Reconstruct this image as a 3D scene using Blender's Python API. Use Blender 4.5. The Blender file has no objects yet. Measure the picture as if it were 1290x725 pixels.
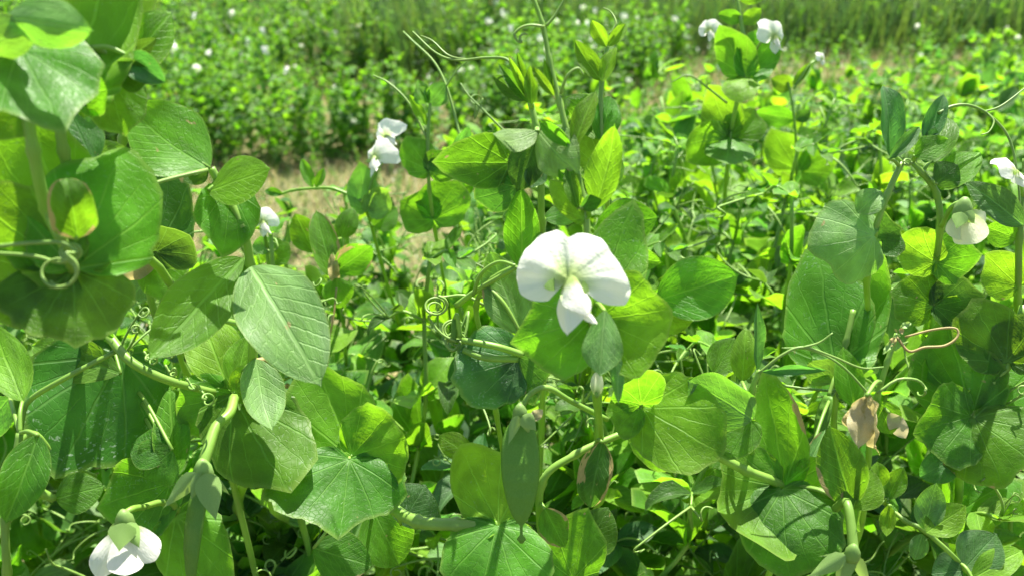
import bpy, math, random
import numpy as np
from mathutils import Vector, Matrix, Quaternion

# ------------------------------------------------------------------ camera, sky, sun
SC = bpy.context.scene
COL = SC.collection
CAM_Z, PITCH, FPX, CX, CY = 1.0, math.radians(25.0), 1117.0, 645.0, 362.5
cam = bpy.data.cameras.new('camera')
cam_o = bpy.data.objects.new('camera', cam)
COL.objects.link(cam_o)
cam_o.location = (0, 0, CAM_Z)
cam_o.rotation_euler = (math.pi / 2 - PITCH, 0, 0)
cam.sensor_width = 36.0
cam.lens = 36.0 * FPX / 1290.0
cam.clip_start, cam.clip_end = 0.01, 300.0
cam.dof.use_dof = True
cam.dof.focus_distance = 0.42
cam.dof.aperture_fstop = cam.lens / 2.6
SC.camera = cam_o

SUN = Vector((0.16, 0.40, 0.86)).normalized()
world = bpy.data.worlds.new('World')
SC.world = world
world.use_nodes = True
nt = world.node_tree
bg = nt.nodes['Background']
sky = nt.nodes.new('ShaderNodeTexSky')
sky.sky_type = 'NISHITA'
sky.sun_disc = False
sky.sun_elevation = math.asin(SUN.z)
sky.sun_rotation = math.atan2(SUN.x, SUN.y)
sky.air_density = 1.0
sky.dust_density = 1.5
nt.links.new(sky.outputs[0], bg.inputs[0])
bg.inputs[1].default_value = 0.075
sl = bpy.data.lights.new('sun', 'SUN')
sl.energy = 5.0
sl.angle = math.radians(0.53)
sl.color = (1.0, 0.95, 0.86)
so = bpy.data.objects.new('sun', sl)
COL.objects.link(so)
so.rotation_euler = SUN.to_track_quat('Z', 'Y').to_euler()
so.location = (0, 0, 5)
vs = SC.view_settings
vs.view_transform = 'Standard'
vs.look = 'None'
vs.gamma = 1.0
vs.exposure = 1.84
SC.cycles.use_denoising = True
SC.cycles.max_bounces = 8
SC.cycles.diffuse_bounces = 4
SC.cycles.transmission_bounces = 6

RIGHT = Vector((1, 0, 0))
FWD = Vector((0, math.cos(PITCH), -math.sin(PITCH)))
UP = Vector((0, math.sin(PITCH), math.cos(PITCH)))
EYE = Vector((0, 0, CAM_Z))


def P(x, y, d):
    """photo pixel + distance along the view axis -> point in the field"""
    return EYE + FWD * d + RIGHT * ((x - CX) * d / FPX) + UP * ((CY - y) * d / FPX)


def depth(p):
    return (Vector(p) - EYE).dot(FWD)


R = random.Random(11)

# ------------------------------------------------------------------ materials
MATS = {}


class NB:
    def __init__(self, name):
        self.m = bpy.data.materials.new(name)
        self.m.use_nodes = True
        self.t = self.m.node_tree
        self.t.nodes.clear()
        self.out = self.n('ShaderNodeOutputMaterial')

    def n(self, typ, **kw):
        nd = self.t.nodes.new(typ)
        for k, v in kw.items():
            setattr(nd, k, v)
        return nd

    def l(self, a, b):
        self.t.links.new(a, b)

    def put(self, sock, v):
        if hasattr(v, 'links'):
            self.l(v, sock)
        elif isinstance(v, (tuple, list)) and len(v) == 3 and sock.type == 'RGBA':
            sock.default_value = (*v, 1)
        else:
            sock.default_value = v

    def math(self, op, a, b=0.0, c=0.0):
        nd = self.n('ShaderNodeMath', operation=op)
        for i, v in enumerate((a, b, c)):
            if i < len(nd.inputs):
                self.put(nd.inputs[i], v)
        return nd.outputs[0]

    def step(self, v, lo, hi, a=0.0, b=1.0):
        nd = self.n('ShaderNodeMapRange', interpolation_type='SMOOTHSTEP')
        for i, x in enumerate((v, lo, hi, a, b)):
            self.put(nd.inputs[i], x)
        return nd.outputs[0]

    def mix(self, f, a, b, mode='MIX'):
        nd = self.n('ShaderNodeMix', data_type='RGBA', blend_type=mode)
        self.put(nd.inputs[0], f)
        self.put(nd.inputs[6], a)
        self.put(nd.inputs[7], b)
        return nd.outputs[2]

    def noise(self, vec, scale, detail=2.0, rough=0.5):
        nd = self.n('ShaderNodeTexNoise')
        self.l(vec, nd.inputs['Vector'])
        nd.inputs['Scale'].default_value = scale
        nd.inputs['Detail'].default_value = detail
        nd.inputs['Roughness'].default_value = rough
        return nd.outputs[0]


LEAFCOL = {
    # reflected, transmitted, gloss roughness, waxy bloom
    'mid':   ((0.072, 0.178, 0.013), (0.215, 0.460, 0.010), 0.46, 0.05),
    'young': ((0.115, 0.245, 0.014), (0.265, 0.525, 0.012), 0.50, 0.02),
    'dark':  ((0.048, 0.125, 0.014), (0.100, 0.220, 0.012), 0.40, 0.04),  # old-leaf green, its transmitted tone lowered to stand for shade
    'waxy':  ((0.165, 0.285, 0.080), (0.200, 0.430, 0.020), 0.50, 0.20),  # waxy bloom, reflected tone also brightened to stand for top-lit sheen
    'blue':  ((0.070, 0.165, 0.045), (0.115, 0.290, 0.025), 0.44, 0.22),
}


def leaf_mat(col, kind, dry=0.0, speck=0.0):
    key = ('leaf', col, kind, dry, speck)
    if key in MATS:
        return MATS[key]
    base, trans, rough, wax = LEAFCOL[col]
    b = NB('%s_%s%s' % (col, 'stipule' if kind == 's' else 'leaflet', '_dry_edge' if dry else ''))
    at = b.n('ShaderNodeAttribute', attribute_name='luv')
    sep = b.n('ShaderNodeSeparateXYZ')
    b.l(at.outputs['Vector'], sep.inputs[0])
    x, y, e = sep.outputs
    rn = b.n('ShaderNodeAttribute', attribute_name='rnd').outputs['Fac']
    oi = b.n('ShaderNodeObjectInfo')
    rnd = b.math('FRACT', b.math('ADD', rn, oi.outputs['Random']))
    # offset texture space per leaf
    off = b.n('ShaderNodeVectorMath', operation='ADD')
    b.l(at.outputs['Vector'], off.inputs[0])
    cb = b.n('ShaderNodeCombineXYZ')
    b.l(b.math('MULTIPLY', rnd, 37.0), cb.inputs[0])
    b.l(b.math('MULTIPLY', rnd, 17.0), cb.inputs[2])
    b.l(cb.outputs[0], off.inputs[1])
    tv = off.outputs[0]
    wob = b.math('MULTIPLY', b.math('SUBTRACT', b.noise(tv, 3.5), 0.5), 0.10)
    if kind == 's':
        yy = b.math('ADD', y, b.math('MULTIPLY', wob, x))
        th = b.math('ARCTAN2', yy, x)
        rr = b.math('SQRT', b.math('ADD', b.math('MULTIPLY', x, x), b.math('MULTIPLY', yy, yy)))

        def rays(N, ph):
            f = b.math('FRACT', b.math('ADD', b.math('MULTIPLY', th, N / 6.2832), ph))
            return b.math('MULTIPLY', b.math('MULTIPLY', b.math('ABSOLUTE', b.math('SUBTRACT', f, 0.5)), 6.2832 / N), rr)
        v1 = b.step(rays(12, 0.5), 0.004, 0.015, 1.0, 0.0)
        v2 = b.math('MULTIPLY', b.step(rays(24, 0.5), 0.002, 0.009, 1.0, 0.0), b.step(rr, 0.35, 0.5))
        vein = b.math('MAXIMUM', v1, b.math('MULTIPLY', v2, 0.7))
        vein = b.math('MAXIMUM', vein, b.step(rr, 0.02, 0.11, 1.0, 0.0))
        vein = b.math('MULTIPLY', vein, b.step(rr, 0.6, 1.02, 1.0, 0.25))
    else:
        yy = b.math('ADD', y, b.math('MULTIPLY', wob, 0.35))
        ay = b.math('ABSOLUTE', yy)
        v1 = b.math('MULTIPLY', b.step(ay, 0.006, 0.018, 1.0, 0.0), b.step(x, 0.6, 1.0, 1.0, 0.5))
        f = b.math('FRACT', b.math('MULTIPLY', b.math('SUBTRACT', b.math('ADD', x, wob), b.math('MULTIPLY', ay, 1.15)), 8.0))
        dd = b.math('MULTIPLY', b.math('ABSOLUTE', b.math('SUBTRACT', f, 0.5)), 0.08)
        v2 = b.math('MULTIPLY', b.step(dd, 0.002, 0.008, 1.0, 0.0), 0.55)
        vein = b.math('MAXIMUM', v1, v2)
    vo = b.n('ShaderNodeTexVoronoi', feature='DISTANCE_TO_EDGE')
    b.l(tv, vo.inputs['Vector'])
    vo.inputs['Scale'].default_value = 13.0
    fine = b.math('MULTIPLY', b.step(vo.outputs['Distance'], 0.0, 0.07, 1.0, 0.0), 0.22)
    allv = b.math('MAXIMUM', vein, fine)
    mott = b.step(b.noise(tv, 2.6, 3.0), 0.3, 0.7, 0.80, 1.18)
    val = b.math('MULTIPLY', mott, b.math('ADD', b.math('MULTIPLY', rnd, 0.42), 0.80))
    hue = b.math('ADD', b.math('MULTIPLY', b.math('FRACT', b.math('MULTIPLY', rnd, 7.31)), 0.030), 0.493)

    def vary(c):
        h = b.n('ShaderNodeHueSaturation')
        b.put(h.inputs['Color'], c)
        b.l(hue, h.inputs['Hue'])
        b.l(val, h.inputs['Value'])
        return h.outputs[0]
    c1, c2 = vary(base), vary(trans)
    vc = tuple(min(1, q * 1.9 + 0.05) for q in base)
    c1 = b.mix(b.math('MULTIPLY', allv, 0.38), c1, vc)
    c2 = b.mix(b.math('MULTIPLY', allv, 0.45), c2, tuple(min(1, q * 1.5 + 0.02) for q in trans))
    # pale waxy bloom in soft patches
    bl = b.math('MULTIPLY', b.step(b.noise(tv, 1.7, 2.0), 0.38, 0.72), wax)
    c1 = b.mix(bl, c1, (0.30, 0.40, 0.27))
    # pale mottled spots typical of the leaf
    sp = b.step(b.noise(tv, 26.0, 1.0), 0.66 - 0.06 * speck, 0.72 - 0.06 * speck)
    sp = b.math('MULTIPLY', sp, b.math('MULTIPLY', b.step(b.noise(tv, 2.2, 1.0), 0.45, 0.62), 0.28 + 0.5 * speck))
    c1 = b.mix(sp, c1, (0.32, 0.42, 0.30))
    # yellowish rim and rare tan scars
    rim = b.step(e, 0.93, 1.0, 0.0, 0.5)
    c1 = b.mix(rim, c1, (0.20, 0.30, 0.06))
    c2 = b.mix(rim, c2, (0.32, 0.50, 0.06))
    scar = b.math('MULTIPLY', b.step(b.noise(tv, 4.0, 2.0), 0.74, 0.77), 0.8)
    tr = 0.54
    if dry:
        dn = b.math('ADD', e, b.math('MULTIPLY', b.math('SUBTRACT', b.noise(tv, 1.9, 3.0), 0.5), 2.4))
        scar = b.math('MAXIMUM', scar, b.step(dn, 1.22 - 0.26 * dry, 1.30 - 0.26 * dry))
    c1 = b.mix(scar, c1, b.mix(b.noise(tv, 9.0), (0.46, 0.40, 0.18), (0.32, 0.24, 0.09)))
    c2 = b.mix(scar, c2, (0.42, 0.32, 0.10))
    pr = b.n('ShaderNodeBsdfPrincipled')
    b.l(c1, pr.inputs['Base Color'])
    b.l(b.math('ADD', b.math('MULTIPLY', b.noise(tv, 6.0, 2.0), 0.24), rough - 0.12), pr.inputs['Roughness'])
    pr.inputs['Specular IOR Level'].default_value = 0.26
    tl = b.n('ShaderNodeBsdfTranslucent')
    b.l(c2, tl.inputs['Color'])
    hgt = b.math('ADD', b.math('MULTIPLY', allv, -0.7), b.math('MULTIPLY', b.noise(tv, 7.0, 2.0), 0.9))
    bu = b.n('ShaderNodeBump')
    bu.inputs['Strength'].default_value = 0.55
    bu.inputs['Distance'].default_value = 0.0009
    b.l(hgt, bu.inputs['Height'])
    b.l(bu.outputs[0], pr.inputs['Normal'])
    b.l(bu.outputs[0], tl.inputs['Normal'])
    ad = b.n('ShaderNodeMixShader')
    ad.inputs[0].default_value = tr
    b.l(pr.outputs[0], ad.inputs[1])
    b.l(tl.outputs[0], ad.inputs[2])
    b.l(ad.outputs[0], b.out.inputs[0])
    MATS[key] = b.m
    return b.m


def simple_mat(name, col, col2, rough=0.5, trans=0.0, tcol=None, scale=60.0, spec=0.4, bump=0.0, stretch=None):
    if name in MATS:
        return MATS[name]
    b = NB(name)
    tc = b.n('ShaderNodeTexCoord')
    vec = tc.outputs['Object']
    if stretch:
        mp = b.n('ShaderNodeMapping')
        mp.inputs['Scale'].default_value = stretch
        b.l(vec, mp.inputs[0])
        vec = mp.outputs[0]
    nz = b.noise(vec, scale, 3.0)
    c = b.mix(b.step(nz, 0.3, 0.7), col, col2)
    oi = b.n('ShaderNodeObjectInfo')
    h = b.n('ShaderNodeHueSaturation')
    b.l(c, h.inputs['Color'])
    b.l(b.math('ADD', b.math('MULTIPLY', oi.outputs['Random'], 0.3), 0.85), h.inputs['Value'])
    pr = b.n('ShaderNodeBsdfPrincipled')
    b.l(h.outputs[0], pr.inputs['Base Color'])
    pr.inputs['Roughness'].default_value = rough
    pr.inputs['Specular IOR Level'].default_value = spec
    sh = pr.outputs[0]
    if bump:
        bu = b.n('ShaderNodeBump')
        bu.inputs['Strength'].default_value = bump
        bu.inputs['Distance'].default_value = 0.001
        b.l(nz, bu.inputs['Height'])
        b.l(bu.outputs[0], pr.inputs['Normal'])
    if trans:
        tl = b.n('ShaderNodeBsdfTranslucent')
        b.put(tl.inputs['Color'], tcol or col)
        ms = b.n('ShaderNodeMixShader')
        ms.inputs[0].default_value = trans
        b.l(sh, ms.inputs[1])
        b.l(tl.outputs[0], ms.inputs[2])
        sh = ms.outputs[0]
    b.l(sh, b.out.inputs[0])
    MATS[name] = b.m
    return b.m


def petal_mat(name, green, cream=False, along=False):
    if name in MATS:
        return MATS[name]
    b = NB(name)
    at = b.n('ShaderNodeAttribute', attribute_name='luv')
    sep = b.n('ShaderNodeSeparateXYZ')
    b.l(at.outputs['Vector'], sep.inputs[0])
    x, y, e = sep.outputs
    th = b.math('ARCTAN2', y, x)
    f = b.math('FRACT', b.math('MULTIPLY', th, 34 / 6.2832))
    ln = b.step(b.math('ABSOLUTE', b.math('SUBTRACT', f, 0.5)), 0.02, 0.16, 1.0, 0.0)
    g = b.step(x if along else e, 0.10, green, 1.0, 0.0)
    wht = (0.84, 0.84, 0.75) if not cream else (0.74, 0.76, 0.52)
    c = b.mix(b.math('MULTIPLY', g, 0.8), wht, (0.36, 0.52, 0.05))
    c = b.mix(b.math('MULTIPLY', ln, 0.10), c, (0.66, 0.72, 0.46))
    nz = b.noise(at.outputs['Vector'], 9.0, 4.0)
    pr = b.n('ShaderNodeBsdfPrincipled')
    b.l(c, pr.inputs['Base Color'])
    pr.inputs['Roughness'].default_value = 0.55
    pr.inputs['Specular IOR Level'].default_value = 0.25
    bu = b.n('ShaderNodeBump')
    bu.inputs['Strength'].default_value = 0.35
    bu.inputs['Distance'].default_value = 0.0012
    b.l(b.math('ADD', nz, b.math('MULTIPLY', ln, 0.08)), bu.inputs['Height'])
    b.l(bu.outputs[0], pr.inputs['Normal'])
    tl = b.n('ShaderNodeBsdfTranslucent')
    b.l(c, tl.inputs['Color'])
    ms = b.n('ShaderNodeMixShader')
    ms.inputs[0].default_value = 0.52
    b.l(pr.outputs[0], ms.inputs[1])
    b.l(tl.outputs[0], ms.inputs[2])
    b.l(ms.outputs[0], b.out.inputs[0])
    MATS[name] = b.m
    return b.m


M_STEM = simple_mat('pea_stem_green', (0.170, 0.320, 0.045), (0.230, 0.390, 0.070), 0.42, 0.3, (0.34, 0.55, 0.04), 90, stretch=(1, 1, 0.2))
M_TEND = simple_mat('tendril_green', (0.170, 0.310, 0.060), (0.240, 0.370, 0.085), 0.45, 0.25, (0.26, 0.42, 0.05), 60)
M_TENDDRY = simple_mat('tendril_dry', (0.32, 0.25, 0.08), (0.42, 0.35, 0.13), 0.6, 0.2, (0.4, 0.30, 0.1), 80)
M_POD = simple_mat('pod_green', (0.100, 0.235, 0.026), (0.125, 0.265, 0.036), 0.42, 0.28, (0.20, 0.42, 0.015), 70, bump=0.3, spec=0.25)
M_CALYX = simple_mat('calyx_green', (0.190, 0.330, 0.075), (0.240, 0.380, 0.110), 0.5, 0.35, (0.30, 0.46, 0.08), 50)
M_DRY = simple_mat('dried_leaf_tan', (0.50, 0.46, 0.22), (0.28, 0.21, 0.06), 0.75, 0.40, (0.50, 0.42, 0.15), 55, spec=0.15, bump=0.6)
M_DRYPALE = simple_mat('dried_leaf_pale', (0.60, 0.57, 0.38), (0.42, 0.34, 0.15), 0.75, 0.45, (0.56, 0.49, 0.24), 75, spec=0.15, bump=0.6)
M_PETAL = petal_mat('white_petal', 0.62)
M_WING = petal_mat('white_wing_petal', 0.34, along=True)
M_CREAM = petal_mat('cream_petal', 0.50, True, along=True)

# ------------------------------------------------------------------ mesh builders


def raw_mesh(name, V, F, mat, luv=None, rnd=None, smooth=True):
    me = bpy.data.meshes.new(name)
    V = np.asarray(V, dtype=np.float32)
    me.from_pydata(V.tolist(), [], [tuple(f) for f in F])
    if luv is not None:
        a = me.attributes.new('luv', 'FLOAT_VECTOR', 'POINT')
        a.data.foreach_set('vector', np.asarray(luv, dtype=np.float32).ravel())
    if rnd is not None:
        a = me.attributes.new('rnd', 'FLOAT', 'POINT')
        a.data.foreach_set('value', np.asarray(rnd, dtype=np.float32).ravel())
    if smooth:
        me.polygons.foreach_set('use_smooth', [True] * len(me.polygons))
    for m in (mat if isinstance(mat, (list, tuple)) else [mat]):
        me.materials.append(m)
    return me


def deform(V, fold=0.0, curl=0.0, c0=0.35, mcurl=0.0, m0=0.6, W=1.0, side=0, twist=0.0):
    V = V.copy()
    x, y, z = V[:, 0].copy(), V[:, 1].copy(), V[:, 2].copy()
    if mcurl:
        hw = W / 2
        s = np.sign(y)
        ay = np.abs(y) / hw
        t = np.clip(ay - m0, 0, None)
        if side:
            t = t * (s == side)
        ph = mcurl * t / (1 - m0)
        k = hw * (1 - m0) / mcurl
        ny = np.where(t > 0, m0 * hw + k * np.sin(ph), np.abs(y))
        y = s * ny
        z = z * np.cos(ph) + np.where(t > 0, k * (1 - np.cos(ph)), 0)
    if fold:
        yc = y * math.cos(fold)
        z = z + np.sqrt(y * y + 0.0004) * math.sin(fold) - 0.02 * math.sin(fold)
        y = yc
    if twist:
        a = twist * np.clip(x, 0, 1)
        y, z = y * np.cos(a) - z * np.sin(a), y * np.sin(a) + z * np.cos(a)
    if curl:
        t = np.clip(x - c0, 0, None)
        ph = curl * t / (1 - c0)
        k = (1 - c0) / curl
        nx = np.where(t > 0, c0 + k * np.sin(ph) - z * np.sin(ph), x)
        z = np.where(t > 0, z * np.cos(ph) + k * (1 - np.cos(ph)), z)
        x = nx
    return np.stack([x, y, z], 1)


def stip_arrays(W=0.9, back=0.16, th0=-2.5, th1=2.5, nth=30, nr=8, cup=0.1, wave=0.06, k=5, tooth=0.03, tip=0.11, seed=0, irr=0.055, table=None, **df):
    rg = random.Random(seed)
    ph = [rg.uniform(0, 6.28) for _ in range(5)]
    th = np.linspace(th0, th1, nth + 1)
    if table is not None:
        rm = np.interp(np.degrees(th), [t[0] for t in table], [t[1] for t in table])
    else:
        c, a, b_ = (1 - back) / 2, (1 + back) / 2, W / 2
        A = np.cos(th) ** 2 / a ** 2 + np.sin(th) ** 2 / b_ ** 2
        B = -2 * c * np.cos(th) / a ** 2
        C = c * c / a ** 2 - 1
        rm = (-B + np.sqrt(np.maximum(B * B - 4 * A * C, 0))) / (2 * A)
        rm = rm * (1 + tip * np.exp(-(th / 0.14) ** 2))
        rm = rm * (1 + irr * np.sin(3 * th + ph[0]) + irr * 0.6 * np.sin(7 * th + ph[1]))
        rm = rm * (1 + rg.uniform(-0.16, 0.16) * np.sin(th) + 0.007 * np.sin(11 * th + ph[4]))
        tw = np.clip((np.abs(th) - 0.5) / 0.5, 0, 1)
        rm = rm * (1 + tooth * tw * np.sin(th * 21 + ph[2]) + tooth * .4 * np.sin(th * 33 + ph[3]))
    if table is None:
        rm = rm * np.clip((th - th0) / 0.55 + 0.12, 0, 1) ** 0.45 * np.clip((th1 - th) / 0.55 + 0.12, 0, 1) ** 0.45
    V, L = [(0, 0, 0)], [(0, 0, 0)]
    for i in range(1, nr + 1):
        q = i / nr
        for j in range(nth + 1):
            r_ = rm[j] * q
            X, Y = r_ * math.cos(th[j]), r_ * math.sin(th[j])
            Z = cup * r_ * r_ + wave * q * q * math.sin(k * th[j] + ph[4]) * 0.6 + wave * 0.35 * q * math.sin(2.2 * k * th[j] + ph[3])
            if nth > 20:
                Z += 0.008 * q * math.cos(12 * th[j]) + 0.26 * wave * q ** 3 * math.sin(8 * th[j] + ph[2]) + 0.16 * wave * q ** 4 * math.sin(15 * th[j] + ph[1])
            Z += wave * 0.5 * q * math.sin(5.5 * X + ph[0]) * math.sin(6.5 * Y + ph[1])
            V.append((X, Y, Z))
            L.append((X, Y, q))
    F = []
    n1 = nth + 1
    for j in range(nth):
        F.append((0, 1 + j, 2 + j))
        for i in range(nr - 1):
            p = 1 + i * n1 + j
            F.append((p, p + n1, p + n1 + 1, p + 1))
    V = deform(np.array(V, dtype=float), W=W, **df)
    return V, F, np.array(L)


def leaflet_arrays(W=0.55, nu=14, nv=8, cup=0.0, wave=0.03, k=9, seed=0, wide=0.45, tip=0.04, tp=0.66, crump=0.0, **df):
    rg = random.Random(seed)
    ph = [rg.uniform(0, 6.28) for _ in range(4)]
    V, L, F = [], [], []
    for i in range(nu + 1):
        u = i / nu
        uu = 0.5 - 0.5 * math.cos(math.pi * u)
        # egg-shaped outline, widest at `wide`
        if uu < wide:
            w = math.sin(math.pi / 2 * (uu / wide)) ** 0.62
        else:
            w = max(0.0, math.cos(math.pi / 2 * ((uu - wide) / (1 - wide)))) ** tp
        w *= W / 2 * (1 + 0.03 * math.sin(9 * u + ph[0]))
        w = max(w, 0.012 if i == 0 else 0.004)
        for j in range(nv + 1):
            v = -1 + 2 * j / nv
            y = w * v
            z = cup * y * y * 2 + wave * v * v * math.sin(k * uu + ph[1] + (1.7 if v > 0 else 0)) * math.sin(math.pi * uu) + 0.02 * math.sin(5 * uu + ph[2])
            if crump:
                z += crump * (math.sin(13 * uu + ph[0]) * math.sin(19 * y + ph[1]) + 0.6 * math.sin(27 * uu + 15 * y + ph[2]) + 0.5 * math.sin(41 * y - 9 * uu + ph[3]))
                y += crump * 0.8 * math.sin(15 * uu + 7 * v + ph[1])
            x = uu + (tip * uu ** 12 * (1 - abs(v)))
            V.append((x, y, z))
            e = max(abs(v), 0 if u < .8 else (u - .8) * 4.6)
            L.append((uu, y, e))
    n = nv + 1
    for i in range(nu):
        for j in range(nv):
            p = i * n + j
            F.append((p, p + n, p + n + 1, p + 1))
    V = deform(np.array(V, dtype=float), W=W, **df)
    return V, F, np.array(L)


def catmull(pts, n=6):
    pts = [Vector(p) for p in pts]
    if len(pts) < 3:
        return [pts[0].lerp(pts[-1], i / n) for i in range(n + 1)]
    ext = [2 * pts[0] - pts[1]] + pts + [2 * pts[-1] - pts[-2]]
    out = []
    for i in range(1, len(ext) - 2):
        p0, p1, p2, p3 = ext[i - 1:i + 3]
        for s in range(n):
            t = s / n
            out.append(0.5 * ((2 * p1) + (p2 - p0) * t + (2 * p0 - 5 * p1 + 4 * p2 - p3) * t * t + (3 * p1 - p0 - 3 * p2 + p3) * t ** 3))
    out.append(pts[-1])
    return out


def tube_arrays(pts, r0, r1, sides=6, knots=0.0, knot_every=0):
    pts = [Vector(p) for p in pts]
    n = len(pts)
    V, F = [], []
    t = (pts[1] - pts[0]).normalized()
    nrm = t.orthogonal().normalized()
    for i, p in enumerate(pts):
        tt = (pts[min(i + 1, n - 1)] - pts[max(i - 1, 0)])
        if tt.length < 1e-9:
            tt = t
        tt.normalize()
        q = t.rotation_difference(tt)
        nrm = (q @ nrm)
        nrm = (nrm - tt * nrm.dot(tt)).normalized()
        t = tt
        bn = t.cross(nrm)
        r_ = r0 + (r1 - r0) * i / (n - 1)
        if knot_every and i % knot_every == 0 and 0 < i < n - 1:
            r_ *= 1 + knots
        for s in range(sides):
            a = 2 * math.pi * s / sides
            V.append(p + (nrm * math.cos(a) + bn * math.sin(a)) * r_)
    for i in range(n - 1):
        for s in range(sides):
            a, b_ = i * sides + s, i * sides + (s + 1) % sides
            F.append((a, b_, b_ + sides, a + sides))
    F.append(tuple(range(sides))[::-1])
    F.append(tuple((n - 1) * sides + s for s in range(sides)))
    return np.array([tuple(v) for v in V]), F


def add(name, me, parent=None, M=None):
    o = bpy.data.objects.new(name, me)
    COL.objects.link(o)
    if parent is not None:
        o.parent = parent
    if M is not None:
        o.matrix_basis = M
    return o


def empty(name, loc, label, cat, group=None):
    o = bpy.data.objects.new(name, None)
    COL.objects.link(o)
    o.empty_display_size = 0.02
    o.location = loc
    o['label'] = label
    o['category'] = cat
    if group:
        o['group'] = group
    return o


def frame(base, xdir, zhint, scale):
    x = Vector(xdir).normalized()
    z = Vector(zhint)
    z = z - x * z.dot(x)
    if z.length < 1e-6:
        z = x.orthogonal()
    z.normalize()
    y = z.cross(x)
    M = Matrix((x, y, z)).transposed().to_4x4()
    return Matrix.Translation(base) @ M @ Matrix.Scale(scale, 4)


# ------------------------------------------------------------------ flower (local unit = its width; x right, y up, z to the front)
def shift(arr, M):
    V, F, L = arr
    M = np.array(M)
    return V @ M[:3, :3].T + M[:3, 3], F, L


def join(arrs):
    Vs, Fs, Ls, o = [], [], [], 0
    for V, F, L in arrs:
        Vs.append(V)
        Ls.append(L)
        Fs += [tuple(i + o for i in f) for f in F]
        o += len(V)
    return np.concatenate(Vs), Fs, np.concatenate(Ls)


STD = [(-30, 42), (-25, 55), (-15, 71), (0, 74), (20, 67), (40, 62), (60, 66), (80, 63), (86, 60), (92, 54), (96, 51), (101, 58), (110, 70), (130, 75), (155, 68), (180, 66), (200, 61), (212, 51), (230, 34)]


def build_flower(nth, nr, tag):
    tab = [(a, r_ / 140) for a, r_ in STD]
    V, F, L = stip_arrays(table=tab, th0=math.radians(-30), th1=math.radians(230), nth=nth, nr=nr, cup=0, wave=0)
    L = L.copy()
    L[:, :2] *= 2.0
    V = V.copy()
    x, y = V[:, 0], V[:, 1]
    r_ = np.hypot(x, y)
    th = np.arctan2(y, x)
    th = np.where(th < -2.0, th + 2 * math.pi, th)
    z = -0.50 * r_ ** 2 - 0.10 * r_
    z += 0.10 * np.exp(-((th - 1.62) / 0.16) ** 2) * (r_ / 0.5)              # raised keel line of the standard
    z += 0.09 * np.exp(-((th - 2.75) / 0.45) ** 2) * r_ / 0.5               # left lobe bulges
    z -= 0.10 * np.exp(-((th + 0.15) / 0.4) ** 2) * (r_ / 0.5) ** 2         # right lobe folds back
    z += 0.030 * np.sin(th * 7 + 1) * (r_ / 0.5) ** 2 + 0.016 * np.sin(th * 15) * (r_ / 0.5) ** 3 + 0.004 * np.sin(th * 29 + 2) * (r_ / 0.5) ** 2
    z -= 0.16 * np.exp(-((r_ / 0.5) - 1.05) ** 2 / 0.03) * (0.6 + 0.4 * np.sin(th * 3 + 0.6))   # rim rolls back
    V = np.stack([x, y, z], 1)
    std = (V, F, L)

    def petal(base, tip_, zh, W, seed, **kw):
        base, tip_ = Vector(base), Vector(tip_)
        a = leaflet_arrays(W=W, nu=max(5, nth // 4), nv=max(4, nr), seed=seed, wide=0.55, **kw)
        return shift(a, frame(base, tip_ - base, Vector(zh), (tip_ - base).length))
    w1 = petal((0.0, 0.02, 0.02), (0.01, -0.46, 0.13), (-0.5, 0.15, 1), 0.62, 3, cup=-0.5, fold=-0.35, curl=-0.5)
    w2 = petal((0.03, 0.03, 0.03), (0.23, -0.27, 0.12), (0.7, 0.3, 1), 0.80, 4, cup=-0.5, fold=-0.30, curl=-0.6)
    kl = petal((0.03, -0.1, 0.02), (0.27, -0.38, 0.04), (0.3, 0.3, 1), 0.34, 5, fold=-0.8, curl=0.5)
    # calyx cup with five sepals behind the standard
    cal = []
    pts = [(0, -0.02, -0.30), (0, -0.02, -0.24), (0, -0.01, -0.16), (0, 0, -0.08), (0, 0, -0.03)]
    rr = [0.03, 0.055, 0.085, 0.095, 0.09]
    Vc, Fc = tube_arrays(pts, 1, 1, 10)
    for i in range(5):
        c = np.array(pts[i])
        Vc[i * 10:(i + 1) * 10] = c + (Vc[i * 10:(i + 1) * 10] - c) * rr[i]
    cal.append((Vc, Fc, np.zeros((len(Vc), 3))))
    for i in range(5):
        a = math.radians(-90 + 72 * i)
        d = Vector((math.cos(a), math.sin(a), 0))
        b0 = d * 0.085 + Vector((0, 0, -0.07))
        t0 = d * 0.20 + Vector((0, -0.03, 0.08 if i in (0, 1, 4) else -0.16))
        cal.append(shift(leaflet_arrays(W=0.55, nu=6, nv=4, seed=i, wide=0.3), frame(b0, t0 - b0, d + Vector((0, 0, 0.3)), (t0 - b0).length)))
    cal = join(cal)
    mk = lambda nm, a, m: raw_mesh(nm + tag, a[0], a[1], m, a[2])
    return [mk('flower', cal, M_CALYX), mk('standard_petal', std, M_PETAL), mk('wing_petal', w1, M_WING), mk('wing_petal', w2, M_WING), mk('keel', kl, M_WING)]


FL_HI = build_flower(110, 16, '')
FL_LO = build_flower(20, 4, '_small')


def put_flower(parent, M, hi=False):
    """calyx mesh is the part, its petals are sub-parts"""
    ms = FL_HI if hi else FL_LO
    f = add('flower', ms[0], parent, M)
    for nm, me in zip(('standard_petal', 'wing_petal', 'wing_petal', 'keel'), ms[1:]):
        add(nm, me, f)
    return f


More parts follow.
